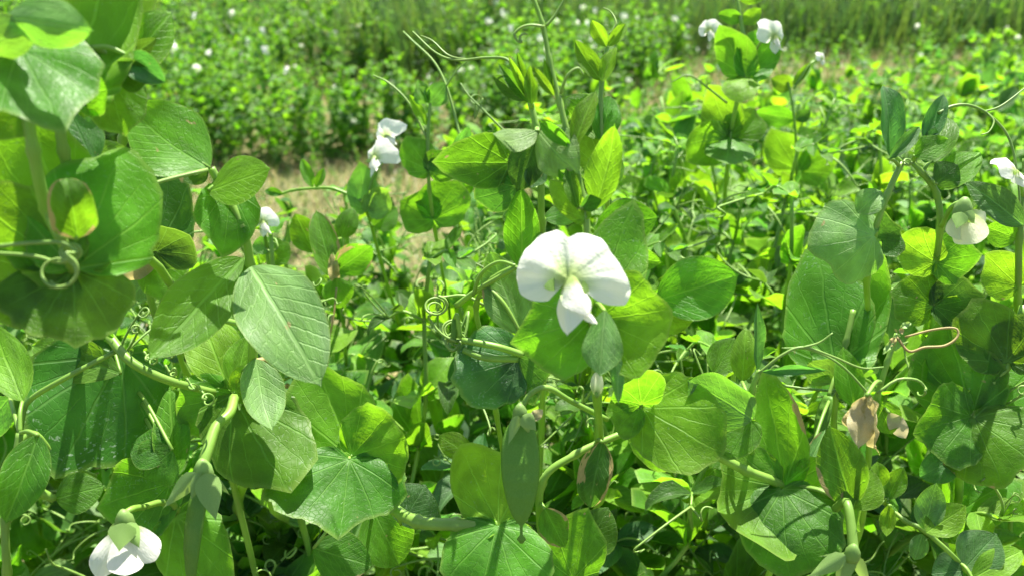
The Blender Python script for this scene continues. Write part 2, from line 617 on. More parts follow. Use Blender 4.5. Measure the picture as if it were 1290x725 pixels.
def pod_arrays(W=0.24, T=0.10, n=12, sides=12, seed=0, bumps=6):
    rg = random.Random(seed)
    V, F = [], []
    for i in range(n + 1):
        u = i / n
        w = W / 2 * (math.sin(math.pi * min(u * 1.15 + 0.04, 1) ** 0.75) ** 0.5 if u < 0.93 else 0.35 * (1 - u) / 0.07 + 0.06)
        w = max(w, 0.012)
        tk = T / 2 * min(1.0, w / (W / 2)) * (1 + 0.13 * math.sin(u * math.pi * 2 * bumps))
        for s in range(sides):
            a = 2 * math.pi * s / sides
            c = math.cos(a)
            V.append((u, w * c, tk * math.sin(a) * (1 - 0.35 * abs(c)) + 0.05 * math.sin(math.pi * u)))
    for i in range(n):
        for s in range(sides):
            a, b_ = i * sides + s, i * sides + (s + 1) % sides
            F.append((a, b_, b_ + sides, a + sides))
    F.append(tuple(range(sides))[::-1])
    F.append(tuple(n * sides + s for s in range(sides)))
    return np.array(V), F, np.zeros((len(V), 3))


# ------------------------------------------------------------------ leaf libraries shared by the plain plants
def lib(kind, res, n, cols):
    out = {}
    for c in cols:
        for i in range(n):
            rg = random.Random(i * 17 + (3 if kind == 's' else 5))
            if kind == 's':
                q = dict(nth=26, nr=6) if res == 'hi' else dict(nth=9, nr=2)
                a = stip_arrays(W=rg.uniform(0.62, 0.85), th0=rg.uniform(-2.3, -1.5), th1=rg.uniform(1.9, 2.6), cup=rg.uniform(-0.3, 0.5), wave=rg.uniform(0.04, 0.1),
                                seed=i, curl=rg.uniform(-1.3, 0.8), fold=rg.uniform(0.0, 0.65), tooth=0.03 if res == 'hi' else 0, **q)
            else:
                q = dict(nu=10, nv=6) if res == 'hi' else dict(nu=4, nv=2)
                a = leaflet_arrays(W=rg.uniform(0.5, 0.68), seed=i, curl=rg.uniform(-1.1, 0.6), fold=rg.uniform(0.1, 0.9), wave=rg.uniform(0.02, 0.06), **q)
            sp = 0.6 if (i % 3 == 0 and c != 'young') else 0.0
            dr = 0.0
            out.setdefault(c, []).append((raw_mesh('%s_%s_%s_%d' % ('stipule' if kind == 's' else 'leaflet', c, res, i), a[0], a[1], leaf_mat(c, kind, dr, sp), a[2]), a))
    return out


COLS = ('mid', 'young', 'dark', 'waxy', 'blue')
LIB = {(k, r_): lib(k, r_, 6, COLS) for k in 'sl' for r_ in ('hi', 'lo')}


def tendril_pts(rg, L, n=26):
    """a thread that runs out straight, then coils"""
    pts = []
    p = Vector((0, 0, 0))
    d = Vector((1, 0, 0.25)).normalized()
    ax = Vector((rg.uniform(-1, 1), rg.uniform(-1, 1), rg.uniform(-1, 1))).normalized()
    k0 = rg.uniform(0.02, 0.1)
    k1 = rg.uniform(0.35, 0.6)
    for i in range(n):
        pts.append(p.copy())
        t = i / n
        d = Quaternion(ax, k0 + (k1 if t > 0.55 else 0)) @ d
        p = p + (d + ax * 0.12).normalized() * (L / n * (1 if t < 0.55 else 0.6))
    return pts


WITH = []
for i in range(4):
    a = leaflet_arrays(W=0.5, nu=12, nv=6, seed=90 + i, wave=0.15, k=13, crump=0.06, fold=0.5, curl=(-1.4, 1.0, -0.8, 1.6)[i], twist=(1.2, -0.9, 0.5, -1.4)[i])
    WITH.append((raw_mesh('withered_leaflet_%d' % i, a[0], a[1], M_DRY if i % 2 else M_DRYPALE, a[2]), a))
TENDR = []
for i in range(6):
    rg = random.Random(40 + i)
    parts = []
    for b_ in range(rg.choice((1, 2, 3))):
        V, F = tube_arrays(tendril_pts(rg, rg.uniform(0.6, 1.1)), 0.011, 0.006, 4)
        q = Matrix.Rotation(rg.uniform(-0.9, 0.9), 4, 'Z') @ Matrix.Rotation(rg.uniform(-0.7, 0.5), 4, 'Y')
        parts.append(shift((V, F, np.zeros((len(V), 3))), q))
    a = join(parts)
    TENDR.append((raw_mesh('tendril_%d' % i, a[0], a[1], M_TEND), a))
POD_A = [pod_arrays(seed=i, bumps=5 + i) for i in range(2)]
POD_ME = [raw_mesh('pod_%d' % i, a[0], a[1], M_POD) for i, a in enumerate(POD_A)]


def hvec(az, el):
    return Vector((math.cos(az) * math.cos(el), math.sin(az) * math.cos(el), math.sin(el)))


def node_specs(rg, p, az, age, res, size=1.0, lime=1.0):
    """what grows from one node: two stipules, a leaf of leaflets with a tendril. age 0 = tip, 1 = old"""
    S = []
    col = rg.choices(COLS, (5, (4.5 - 4 * age) * lime, 0.8 + 2.2 * age, 1.5, 0.8))[0]
    if lime < 0.3:
        col = rg.choices(COLS, (5.5, 0.4, 2.0, 2.2, 1.3))[0]
    g = (0.45 + 0.55 * min(1, age * 3)) * size
    for s in (-1, 1):
        a = az + s * rg.uniform(1.0, 1.7)
        ax = hvec(a, rg.uniform(-0.1, 0.95) + 0.4 * (1 - min(1, age * 3)))
        up = Vector((rg.uniform(-.5, .5), rg.uniform(-.5, .5), 1))
        S.append(('stipule', 's', col, rg.randrange(6), frame(p, ax, up, g * rg.uniform(0.036, 0.056))))
    el = rg.uniform(0.1, 0.8)
    d = hvec(az, el)
    Lp = g * rg.uniform(0.035, 0.06)
    c = p + d * Lp * 0.6 + Vector((0, 0, 0.004))
    e = p + d * Lp + Vector((0, 0, -0.003))
    S.append(('petiole', 'tube', [p, c, e], 0.0011, 0.0008))
    lc = rg.choices(COLS, (5, (4 - 3.5 * age) * lime, 0.8 + 2 * age, 1.5, 1))[0]
    if lime < 0.3:
        lc = rg.choices(COLS, (5.5, 0.4, 2.0, 2.2, 1.3))[0]
    for q, (pp, k) in enumerate(((c, 1.0), (e, 0.85))):
        if q and rg.random() < 0.35:
            continue
        for s in (-1, 1):
            a = az + s * rg.uniform(0.7, 1.3)
            S.append(('leaflet', 'l', lc, rg.randrange(6), frame(pp, hvec(a, el * 0.5 + rg.uniform(-0.4, 0.5)), Vector((rg.uniform(-.5, .5), rg.uniform(-.5, .5), 1)), g * k * rg.uniform(0.028, 0.046))))
    if age > 0.12 and rg.random() < 0.10:
        S.append(('withered_leaflet', 'w', rg.randrange(4), frame(c, Vector((rg.uniform(-1, 1), rg.uniform(-1, 1), -0.8)), d, rg.uniform(0.022, 0.042))))
    if rg.random() < 0.92:
        S.append(('tendril', 't', rg.randrange(6), frame(e, d, Vector((0, 0, 1)), 0.068 * size * rg.uniform(0.6, 1.2))))
        if res == 'hi' and rg.random() < 0.6:
            S.append(('tendril', 't', rg.randrange(6), frame(e, hvec(az + rg.uniform(-1, 1), el + 0.5), Vector((0, 1, 1)), 0.075 * size * rg.uniform(0.6, 1.3))))
    return S


def plant_specs(seed, H, res, flower_p=0.3, lean=0.10, size=1.0, step=0.055, lime=1.0):
    rg = random.Random(seed)
    az0 = rg.uniform(0, 6.28)
    lx, ly = rg.uniform(-lean, lean), rg.uniform(-lean, lean)
    n = max(4, int(H / step))
    pts = []
    for i in range(n + 1):
        t = i / n
        pts.append(Vector((lx * t * t + 0.006 * (-1) ** i, ly * t * t + rg.uniform(-.006, .006), H * t)))
    S = [('stem', 'tube', catmull(pts, 3), 0.0026, 0.0014)]
    for i in range(2 if lime > 0.3 else 1, n + 1):
        age = (n - i) / n
        if i < n * 0.35 and rg.random() < (0.5 if lime > 0.3 else 0.15):
            continue
        az = az0 + i * math.pi + rg.uniform(-0.6, 0.6)
        S += node_specs(rg, pts[i], az, age, res, size, lime)
        if 0.05 < age < 0.5 and rg.random() < flower_p:
            a = az + rg.uniform(-0.8, 0.8)
            d = hvec(a, rg.uniform(0.5, 1.1))
            q = pts[i] + d * rg.uniform(0.03, 0.065)
            S.append(('peduncle', 'tube', [pts[i], pts[i] + d * 0.03 + Vector((0, 0, .004)), q], 0.001, 0.0009))
            zf = (hvec(a, rg.uniform(-0.6, 0.1)))
            fx = Vector((0, 0, 1)).cross(zf).normalized()
            fy = zf.cross(fx)
            s = rg.uniform(0.028, 0.036)
            M = Matrix((fx, fy, zf)).transposed().to_4x4()
            if age < 0.36 or rg.random() < 0.4:
                S.append(('flower', 'f', Matrix.Translation(q + zf * 0.28 * s) @ M @ Matrix.Scale(s, 4)))
            else:
                S.append(('pod', 'p', rg.randrange(2), frame(q, Vector((rg.uniform(-.3, .3), rg.uniform(-.3, .3), -1)), zf, rg.uniform(0.05, 0.075))))
    return S


SPEC_RES = {}


def realize(parent, S, res, off=None):
    """each leaf, tendril, flower and pod a part of its own"""
    T = Matrix.Translation(off) if off is not None else Matrix()
    for s in S:
        if s[1] == 'tube':
            pts = catmull(s[2], 5) if len(s[2]) < 6 else s[2]
            key = id(s)
            if key not in SPEC_RES:
                V, F = tube_arrays(pts, s[3], s[4], 6)
                SPEC_RES[key] = (raw_mesh(s[0], V, F, M_STEM), s)
            add(s[0], SPEC_RES[key][0], parent, T)
        elif s[1] in 'sl':
            add(s[0], LIB[(s[1], res)][s[2]][s[3]][0], parent, T @ s[4])
        elif s[1] == 'w':
            add('withered_leaflet', WITH[s[2]][0], parent, T @ s[3])
        elif s[1] == 't':
            add('tendril', TENDR[s[2]][0], parent, T @ s[3])
        elif s[1] == 'f':
            put_flower(parent, T @ s[2])
        elif s[1] == 'p':
            add('pod', POD_ME[s[2]], parent, T @ s[3])


def joined_arrays(S, rg):
    """whole plant as arrays with material slots: stem / foliage / bloom"""
    out = {'stem': [], 'foliage': [], 'bloom': []}
    MI = {}
    mats = []
    for s in S:
        if s[1] == 'tube':
            V, F = tube_arrays(s[2][::2] if len(s[2]) > 8 else s[2], s[3] * 1.1, s[4] * 1.1, 4)
            out['stem'].append((V, F, np.zeros((len(V), 3)), None, 0))
        elif s[1] in 'sl':
            me, a = LIB[(s[1], 'lo')][s[2]][s[3]]
            V, F, L = shift(a, s[4])
            out['foliage'].append((V, F, L, me.materials[0], rg.random()))
        elif s[1] == 'w':
            V, F, L = shift(WITH[s[2]][1], s[3])
            out['foliage'].append((V, F, L, WITH[s[2]][0].materials[0], 0))
        elif s[1] == 'f':
            for me in FL_LO[1:4]:
                n = len(me.vertices)
                V = np.empty(n * 3, dtype=np.float32)
                me.vertices.foreach_get('co', V)
                L = np.empty(n * 3, dtype=np.float32)
                me.attributes['luv'].data.foreach_get('vector', L)
                F = [tuple(p.vertices) for p in me.polygons]
                V, F, L = shift((V.reshape(-1, 3), F, L.reshape(-1, 3)), s[2])
                out['bloom'].append((V, F, L, M_PETAL, 0))
            out['nbloom'] = out.get('nbloom', 0) + 1
        elif s[1] == 'p':
            V, F, L = shift(POD_A[s[2]], s[3])
            out['stem'].append((V, F, L, None, 0))
    return out


def pack(items, default):
    """merge (V,F,L,mat,rnd) items into one array set"""
    Vs, Ls, Rs, Fs, Mi, mats, o = [], [], [], [], [], [], 0
    idx = {}
    for V, F, L, m, r_ in items:
        m = m or default
        if m.name not in idx:
            idx[m.name] = len(mats)
            mats.append(m)
        Vs.append(V)
        Ls.append(L)
        Rs.append(np.full(len(V), r_))
        Fs += [tuple(i + o for i in f) for f in F]
        Mi += [idx[m.name]] * len(F)
        o += len(V)
    return np.concatenate(Vs), Fs, np.concatenate(Ls), np.concatenate(Rs), Mi, mats


def pack_mesh(name, pk):
    V, F, L, Rn, Mi, mats = pk
    me = raw_mesh(name, V, F, mats, L, Rn)
    me.polygons.foreach_set('material_index', Mi)
    return me


# ------------------------------------------------------------------ ground
def warp(n, ext):
    t = np.linspace(-1, 1, n)
    return np.sign(t) * (np.abs(t) ** 2.6) * ext


gx, gy = warp(111, 60), warp(111, 60) + 3.0
X, Y = np.meshgrid(gx, gy)
rn = np.random.RandomState(3)
near = np.exp(-((X / 6) ** 2 + ((Y - 3) / 6) ** 2))
Z = near * (0.018 * np.sin(X * 5.1 + 1.3 * Y) + 0.014 * np.sin(Y * 7.3 - X * 2.1) + 0.02 * rn.rand(*X.shape)) - 0.02
n = len(gx)
V = np.stack([X.ravel(), Y.ravel(), Z.ravel()], 1)
F = [(i * n + j, i * n + j + 1, (i + 1) * n + j + 1, (i + 1) * n + j) for i in range(n - 1) for j in range(n - 1)]
b = NB('dry_field_soil')
geo = b.n('ShaderNodeNewGeometry')
pv = geo.outputs['Position']
c = b.mix(b.step(b.noise(pv, 3.0, 5.0, 0.6), 0.35, 0.65), (0.080, 0.074, 0.034), (0.160, 0.145, 0.066))
c = b.mix(b.step(b.noise(pv, 28.0, 4.0, 0.65), 0.4, 0.7), c, (0.23, 0.215, 0.10))
c = b.mix(b.step(b.noise(pv, 60.0, 3.0), 0.55, 0.75, 0.0, 0.7), c, (0.09, 0.060, 0.032))
c = b.mix(b.step(b.noise(pv, 5.0, 4.0), 0.46, 0.66, 0.0, 0.6), c, (0.10, 0.135, 0.04))
pr = b.n('ShaderNodeBsdfPrincipled')
b.l(c, pr.inputs['Base Color'])
pr.inputs['Roughness'].default_value = 0.95
pr.inputs['Specular IOR Level'].default_value = 0.1
bu = b.n('ShaderNodeBump')
bu.inputs['Distance'].default_value = 0.02
b.l(b.noise(pv, 35.0, 5.0, 0.7), bu.inputs['Height'])
b.l(bu.outputs[0], pr.inputs['Normal'])
b.l(pr.outputs[0], b.out.inputs[0])
ground = add('ground', raw_mesh('ground', V, F, b.m))
ground['kind'] = 'structure'


# dry straw, short weeds and grass: nobody could count these
def blades(name, label, cat, spots, mat_list, rg, lo, hi, w, lie=0.3, seg=3):
    Vs, Fs, Mi, o = [], [], [], 0
    for (x, y) in spots:
        L = rg.uniform(lo, hi) * (0.55 if y < 3.4 and lo < 0.1 else 1.0)
        az = rg.uniform(0, 6.28)
        el = rg.uniform(lie, 1.45)
        d = hvec(az, el)
        side = Vector((-math.sin(az + rg.uniform(-1, 1)), math.cos(az), 0)).normalized()
        p = Vector((x, y, -0.01))
        droop = rg.uniform(0.1, 0.7)
        for i in range(seg + 1):
            t = i / seg
            q = p + d * L * t + Vector((math.cos(az), math.sin(az), -1.0)) * (droop * L * t * t * 0.4)
            q.z = max(q.z, 0.004)
            ww = w * (1 - 0.8 * t)
            Vs += [tuple(q - side * ww), tuple(q + side * ww)]
        m = rg.randrange(len(mat_list))
        for i in range(seg):
            Fs.append((o + 2 * i, o + 2 * i + 1, o + 2 * i + 3, o + 2 * i + 2))
            Mi.append(m)
        o += 2 * (seg + 1)
    me = raw_mesh(name, Vs, Fs, mat_list)
    me.polygons.foreach_set('material_index', Mi)
    ob = add(name, me)
    ob['label'], ob['category'], ob['kind'] = label, cat, 'stuff'
    return ob


M_STRAW = [simple_mat('straw_tan', (0.42, 0.37, 0.16), (0.33, 0.28, 0.11), 0.7, 0.3, (0.46, 0.36, 0.15), 30),
           simple_mat('straw_pale', (0.50, 0.44, 0.25), (0.40, 0.33, 0.16), 0.7, 0.3, (0.5, 0.42, 0.2), 30),
           simple_mat('weed_green', (0.14, 0.22, 0.05), (0.20, 0.25, 0.07), 0.6, 0.4, (0.22, 0.34, 0.04), 30)]
M_GRASS = [simple_mat('grass_green', (0.050, 0.115, 0.028), (0.075, 0.15, 0.035), 0.5, 0.4, (0.09, 0.21, 0.02), 8),
           simple_mat('grass_blue_green', (0.050, 0.105, 0.045), (0.07, 0.13, 0.05), 0.5, 0.4, (0.07, 0.17, 0.03), 8),
           simple_mat('grass_yellow_green', (0.11, 0.17, 0.045), (0.15, 0.20, 0.06), 0.5, 0.4, (0.16, 0.27, 0.03), 8)]


def stand_edge(x):
    return float(np.interp(x, (-0.35, -0.22, -0.05, 0.28, 1.15, 1.4, 1.6), (1.08, 1.16, 1.22, 2.0, 2.4, 2.9, 3.1)))


def mid_front(x):
    return 3.22 + 1.6 * max(0.0, min(1.4, x + 0.1))


def far_front(x):
    return 4.55 + 0.75 * max(0.0, min(1.0, (x + 0.2) / 0.8))


rg = random.Random(5)
sp = []
while len(sp) < 20000:
    y = rg.uniform(0.9, 6.4)
    x = rg.uniform(-0.62 * y - 0.3, 0.62 * y + 0.4)
    if y < stand_edge(x) - 0.3 or (mid_front(x) + 0.1 < y < far_front(x) - 0.7 and x < 0.5):
        continue
    sp.append((x, y))
blades('dry_straw', 'tan dry straw and plant litter lying on the bare soil', 'straw', sp, M_STRAW, rg, 0.03, 0.10, 0.0016, lie=0.05)
sp = []
while len(sp) < 24000:
    cx_, cy_ = rg.choice(((2.2, 5.0), (1.1, 4.7), (-0.62, 4.3), (2.9, 5.6), (1.6, 4.4), (0.6, 3.6), (-0.5, 2.9), (-0.9, 3.0), (-0.1, 2.9), (-0.6, 2.4)))
    sp.append((rg.gauss(cx_, 0.5), rg.gauss(cy_, 0.22)))
blades('dry_grass', 'low patch of half dry grass between the crop plots', 'grass', sp, [M_STRAW[0], M_STRAW[1], M_STRAW[2], M_GRASS[2]], rg, 0.06, 0.17, 0.0020, lie=0.6)
sp = []
while len(sp) < 15000:
    y = rg.uniform(4.5, 7.0)
    x = rg.uniform(-0.64 * y, 0.66 * y)
    if y < far_front(x) + rg.gauss(0.02, 0.10):
        continue
    # fewer blades where peas dominate on the left
    if x < -0.9 and rg.random() < 0.8:
        continue
    sp.append((x, y))
blades('cereal_crop', 'tall blue green cereal stand behind the far pea plants', 'crop', sp, M_GRASS, rg, 0.34, 0.70, 0.0042, lie=1.2, seg=4)

# ------------------------------------------------------------------ the peas behind: 6 plain shapes, copied
rgb = random.Random(21)
BGV = []
for i in range(7):
    S = plant_specs(300 + i, 0.36, 'lo', flower_p=0.055, lean=0.12, size=0.80, step=0.029, lime=0.15)
    BGV.append(joined_arrays(S, rgb))
FARV = []
for i in range(5):
    S = plant_specs(340 + i, 0.50, 'lo', flower_p=0.05, lean=0.14, size=0.95, step=0.04, lime=0.12)
    FARV.append(joined_arrays(S, rgb))


def packed_protos(variants, tag):
    out = []
    for k, v in enumerate(variants):
        d = {}
        for nm in ('stem', 'foliage'):
            if v[nm]:
                d[nm] = pack_mesh('%s_%s_%d' % (nm, tag, k), pack(v[nm], M_STEM))
        d['bloom'] = [pack_mesh('flower_%s_%d_%d' % (tag, k, q), pack(v['bloom'][3 * q:3 * q + 3], M_STEM)) for q in range(len(v['bloom']) // 3)]
        out.append(d)
    return out


BGP = packed_protos(BGV, 'plot')


def plant_copy(proto, loc, rz, sc, label, group):
    e = empty('pea_plant', loc, label, 'pea plant', group)
    e.rotation_euler = (0, 0, rz)
    e.scale = (sc, sc, sc)
    for nm in ('stem', 'foliage'):
        if nm in proto:
            add(nm, proto[nm], e)
    for me in proto['bloom']:
        add('flower', me, e)


bg_spots = []
y = 3.2
while y < 5.0:
    x = -0.62 * y - 0.2
    while x < 1.1:
        xx, yy = x + rgb.uniform(-.05, .05), y + rgb.uniform(-.05, .05)
        patch = abs(xx + 0.62) < 0.38 and 3.95 < yy < 4.5
        if yy > mid_front(xx) and not patch and yy < far_front(xx) + 0.1:
            s = rgb.uniform(0.75, 1.15)
            if abs(xx + 0.62) < 0.5 and 3.5 < yy < 4.5:
                s *= 0.62
            bg_spots.append((xx, yy, s))
        x += 0.078
    y += 0.078
bg_spots.sort(key=lambda t: t[1])
NB_IND = 60
for i, (x, y, s) in enumerate(bg_spots[:NB_IND]):
    plant_copy(BGP[i % 7], (x, y, -0.012), rgb.uniform(0, 6.28), s, 'low leafy pea plant at the front edge of the plot behind the bare strip', 'pea plants along the front edge of the plot behind')


def mass(name, label, spots, variants, seed):
    """far plants that read as one mass of leaves"""
    rg = random.Random(seed)
    items = []
    packs = []
    for v in variants:
        packs.append(pack(v['foliage'] + v['stem'][:6] + v['bloom'], M_STEM))
    Vs, Ls, Rs, Fs, Mi, mats, idx, o = [], [], [], [], [], [], {}, 0
    for (x, y, s) in spots:
        V, F, L, Rn, mi, ms = rg.choice(packs)
        a = rg.uniform(0, 6.28)
        ca, sa = math.cos(a) * s, math.sin(a) * s
        W = np.stack([V[:, 0] * ca - V[:, 1] * sa + x, V[:, 0] * sa + V[:, 1] * ca + y, V[:, 2] * s - 0.012], 1)
        Vs.append(W)
        Ls.append(L)
        Rs.append((Rn + rg.random()) % 1.0)
        Fs += [tuple(i + o for i in f) for f in F]
        for m in ms:
            if m.name not in idx:
                idx[m.name] = len(mats)
                mats.append(m)
        Mi += [idx[ms[q].name] for q in mi]
        o += len(V)
    me = pack_mesh(name, (np.concatenate(Vs), Fs, np.concatenate(Ls), np.concatenate(Rs), Mi, mats))
    ob = add(name, me)
    ob['label'], ob['category'], ob['kind'] = label, 'pea crop', 'stuff'


mass('pea_crop', 'dense mass of low pea plants filling the plot behind', bg_spots[NB_IND:], BGV, 8)
sp = []
y = 4.6
while y < 9.0:
    x = -0.62 * y - 0.2
    while x < 0.62 * y + 0.3:
        xx, yy = x + rgb.uniform(-.09, .09), y + rgb.uniform(-.09, .09)
        dens = 0.98 if xx < -0.9 else 0.40
        if yy > far_front(xx) + 0.05 and rgb.random() < dens:
            sp.append((xx, yy, rgb.uniform(0.75, 1.2) * (1.25 if -1.0 < xx < 0.2 else 1.0)))
        x += 0.15
    y += 0.15
mass('far_pea_crop', 'taller pea plants mixed with cereal farthest from the bare strip', sp, FARV, 9)


sp2 = []
while len(sp2) < 620:
    y = rgb.uniform(1.6, 5.2)
    x = rgb.uniform(-0.62 * y, 0.62 * y)
    if stand_edge(x) + 0.05 < y < mid_front(x) + 0.2 and (rgb.random() < 0.8 or x > 0.1):
        sp2.append((x, y, rgb.uniform(0.14, 0.36) if x < 0.1 else rgb.uniform(0.35, 0.8)))
mass('strip_weeds', 'scattered low green weeds growing on the bare strip', sp2, BGV, 14)


# ------------------------------------------------------------------ plants one by one
class Plant:
    def __init__(self, label, stem, r=0.0020, rt=None, gy=0.12, gx=0.0, low=True, seed=0, name='pea_plant'):
        self.rg = random.Random(seed + 1000)
        pts = [P(*p) for p in stem]
        b0 = pts[0]
        g = Vector((b0.x + gx, b0.y + gy, -0.01))
        ext = [g, Vector((b0.x + gx * 0.8, b0.y + gy * 0.95, b0.z * 0.45)), b0 + Vector((gx * 0.25, gy * 0.5, -0.09))]
        self.d = stem[0][2]
        self.root = empty(name, g, label, 'pea plant')
        self.g = g
        self.path = catmull(ext + pts, 7)
        V, F = tube_arrays([p - g for p in self.path], r * 1.0, rt or r * 0.8, 8, 0.30, 7)
        add('stem', raw_mesh('stem', V, F, M_STEM), self.root)
        self.vis = self.path[18:]
        self.sd = seed * 100
        if low:
            acc, last, k = 0.0, self.path[0], 0
            for p in self.path[:21]:
                acc += (p - last).length
                last = p
                if acc > 0.045 and depth(p) > 0.56 and p.z > 0.1:
                    acc = 0
                    k += 1
                    realize(self.root, node_specs(self.rg, p, k * 2.6 + self.rg.random(), 0.6, 'hi'), 'hi', off=-g)

    def pt(self, p, d=None):
        if len(p) == 3:
            return P(*p)
        return P(p[0], p[1], d if d is not None else self.d)

    def near(self, q):
        return min(self.vis, key=lambda s: (s - q).length)

    def tube(self, name, pts, r0, r1=None, mat=None, n=6, sides=6, d=None):
        w = [self.pt(p, d) if not isinstance(p, Vector) else p for p in pts]
        V, F = tube_arrays([p - self.g for p in catmull(w, n)], (0.75 if 'tendril' in name else 1.0) * r0, (0.75 if 'tendril' in name else 1.0) * (r1 or r0), sides)
        return add(name, raw_mesh(name, V, F, mat or M_STEM), self.root)


    def leaf(self, b, t, w, col='mid', kind='l', d=None, dz=0.0, roll=0.0, dry=0.0, speck=0.0, attach=True, name=None, mat=None, label=None, **kw):
        self.sd += 1
        d = d if d is not None else self.d
        B = self.pt(b, d)
        db = depth(B)
        T = self.pt(t, db + dz)
        L = (T - B).length
        W = w * db / FPX / L
        kw.setdefault('curl', self.rg.choice((-1, 1)) * self.rg.uniform(0.12, 0.5))
        kw.setdefault('twist', self.rg.uniform(-0.3, 0.3))
        if kind == 's':
            kw.setdefault('fold', self.rg.uniform(-0.15, 0.25))
            kw.setdefault('wave', 0.06)
            kw.setdefault('k', self.rg.choice((2, 3, 4)))
            a = stip_arrays(W=W, seed=self.sd, **kw)
        else:
            kw.setdefault('wave', 0.04)
            a = leaflet_arrays(W=W, seed=self.sd, **kw)
        x = (T - B).normalized()
        z = (EYE - B).normalized()
        z = Quaternion(x, math.radians(roll)) @ (z - x * z.dot(x))
        M = Matrix.Translation(-self.g) @ frame(B, x, z, L)
        nm = name or ('stipule' if kind == 's' else 'leaflet')
        o = add(nm, raw_mesh(nm, a[0], a[1], mat or leaf_mat(col, kind, dry, speck), a[2]), self.root, M)
        if label:
            o['label'] = label
        if attach:
            q = self.near(B)
            gap = (q - B).length
            if 0.005 < gap < 0.12:
                m = q.lerp(B, 0.5) + Vector((0, 0, gap * 0.12))
                self.tube('petiole', [q, m, B], 0.0010, 0.0008, n=5)
        return o

    def stip(self, b, t, w, col='mid', **kw):
        return self.leaf(b, t, w, col, 's', **kw)

    def coil(self, pts, c, rpx, turns, d=None, r=0.0008, mat=None, drift=(0, 0), a0=0.0, dd=0.012):
        """a thread that runs along pts and ends in a coil about pixel c"""
        d = d if d is not None else self.d
        w = [self.pt(p, d) for p in pts]
        n = int(turns * 10)
        for i in range(n + 1):
            t = i / n
            a = a0 + t * turns * 6.283
            rr = rpx * (1 - 0.35 * t)
            w.append(P(c[0] + drift[0] * t + rr * math.cos(a), c[1] + drift[1] * t + rr * math.sin(a) * 0.85, d + dd * (t - 0.3)))
        V, F = tube_arrays([p - self.g for p in catmull(w, 3)], r * 0.75, r * 0.45, 5)
        add('tendril', raw_mesh('tendril', V, F, mat or M_TEND), self.root)

    def flower(self, c, wpx, d=None, yaw=0.0, pitch=0.0, roll=0.0, hi=False, stalk=None):
        d = d if d is not None else self.d
        C = self.pt(c, d)
        s = wpx * depth(C) / FPX
        M = Matrix((RIGHT, UP, -FWD)).transposed().to_4x4()
        M = M @ Matrix.Rotation(math.radians(yaw), 4, 'Y') @ Matrix.Rotation(math.radians(pitch), 4, 'X') @ Matrix.Rotation(math.radians(roll), 4, 'Z')
        W = Matrix.Translation(C) @ M @ Matrix.Scale(s, 4)
        put_flower(self.root, Matrix.Translation(-self.g) @ W, hi)
        q = W @ Vector((0, -0.02, -0.28))
        s0 = self.pt(stalk, d) if stalk else self.near(q)
        self.tube('peduncle', [s0, s0.lerp(q, 0.55) + Vector((0, 0, 0.006)), q], 0.0011, 0.0010)

    def pod(self, b, t, w, d=None, mat=None, roll=0, seed=0, bumps=6, stalk=None, thick=0.42):
        d = d if d is not None else self.d
        B, T = self.pt(b, d), self.pt(t, d)
        L = (T - B).length
        W = w * depth(B) / FPX / L
        V, F, _ = pod_arrays(W=W, T=W * thick, seed=seed, bumps=bumps, n=26, sides=16)
        x = (T - B).normalized()
        z = Quaternion(x, math.radians(roll)) @ (EYE - B)
        add('pod', raw_mesh('pod', V, F, mat or M_POD), self.root, Matrix.Translation(-self.g) @ frame(B, x, z, L))
        s0 = self.pt(stalk, d) if stalk else self.near(B)
        if (s0 - B).length > 0.004:
            self.tube('peduncle', [s0, s0.lerp(B, 0.5) + Vector((0, 0, 0.006)), B], 0.0012, 0.0010)

    def calyx(self, c, wpx, sepals, d=None):
        """swollen green cup with long sepals; c cup centre, sepals list of tip pixels"""
        d = d if d is not None else self.d
        s = wpx * d / FPX
        C = self.pt(c, d)
        pts = [C + Vector((0, 0, s * k)) for k in (0.62, 0.45, 0.15, -0.2, -0.45)]
        V, F = tube_arrays([p - self.g for p in pts], 1, 1, 12)
        for i, k in enumerate((0.12, 0.26, 0.42, 0.46, 0.40)):
            cc = np.array(pts[i] - self.g)
            V[i * 12:(i + 1) * 12] = cc + (V[i * 12:(i + 1) * 12] - cc) * (k * s)
        o = add('calyx', raw_mesh('calyx', V, F, M_CALYX), self.root)
        for k, (tx, ty, td, ww) in enumerate(sepals):
            b0 = P(c[0] + (tx - c[0]) * 0.15, c[1] + 0.12 * wpx, d - 0.002 + 0.4 * td)
            t0 = P(tx, ty, d + td)
            L = (t0 - b0).length
            a = leaflet_arrays(W=ww * d / FPX / L, nu=8, nv=6, seed=k, wide=0.25, tp=1.25, cup=-0.12, fold=-0.25, curl=-0.25)
            add('sepal', raw_mesh('sepal', a[0], a[1], M_CALYX, a[2]), o, Matrix.Translation(-self.g) @ frame(b0, t0 - b0, EYE - b0, L))
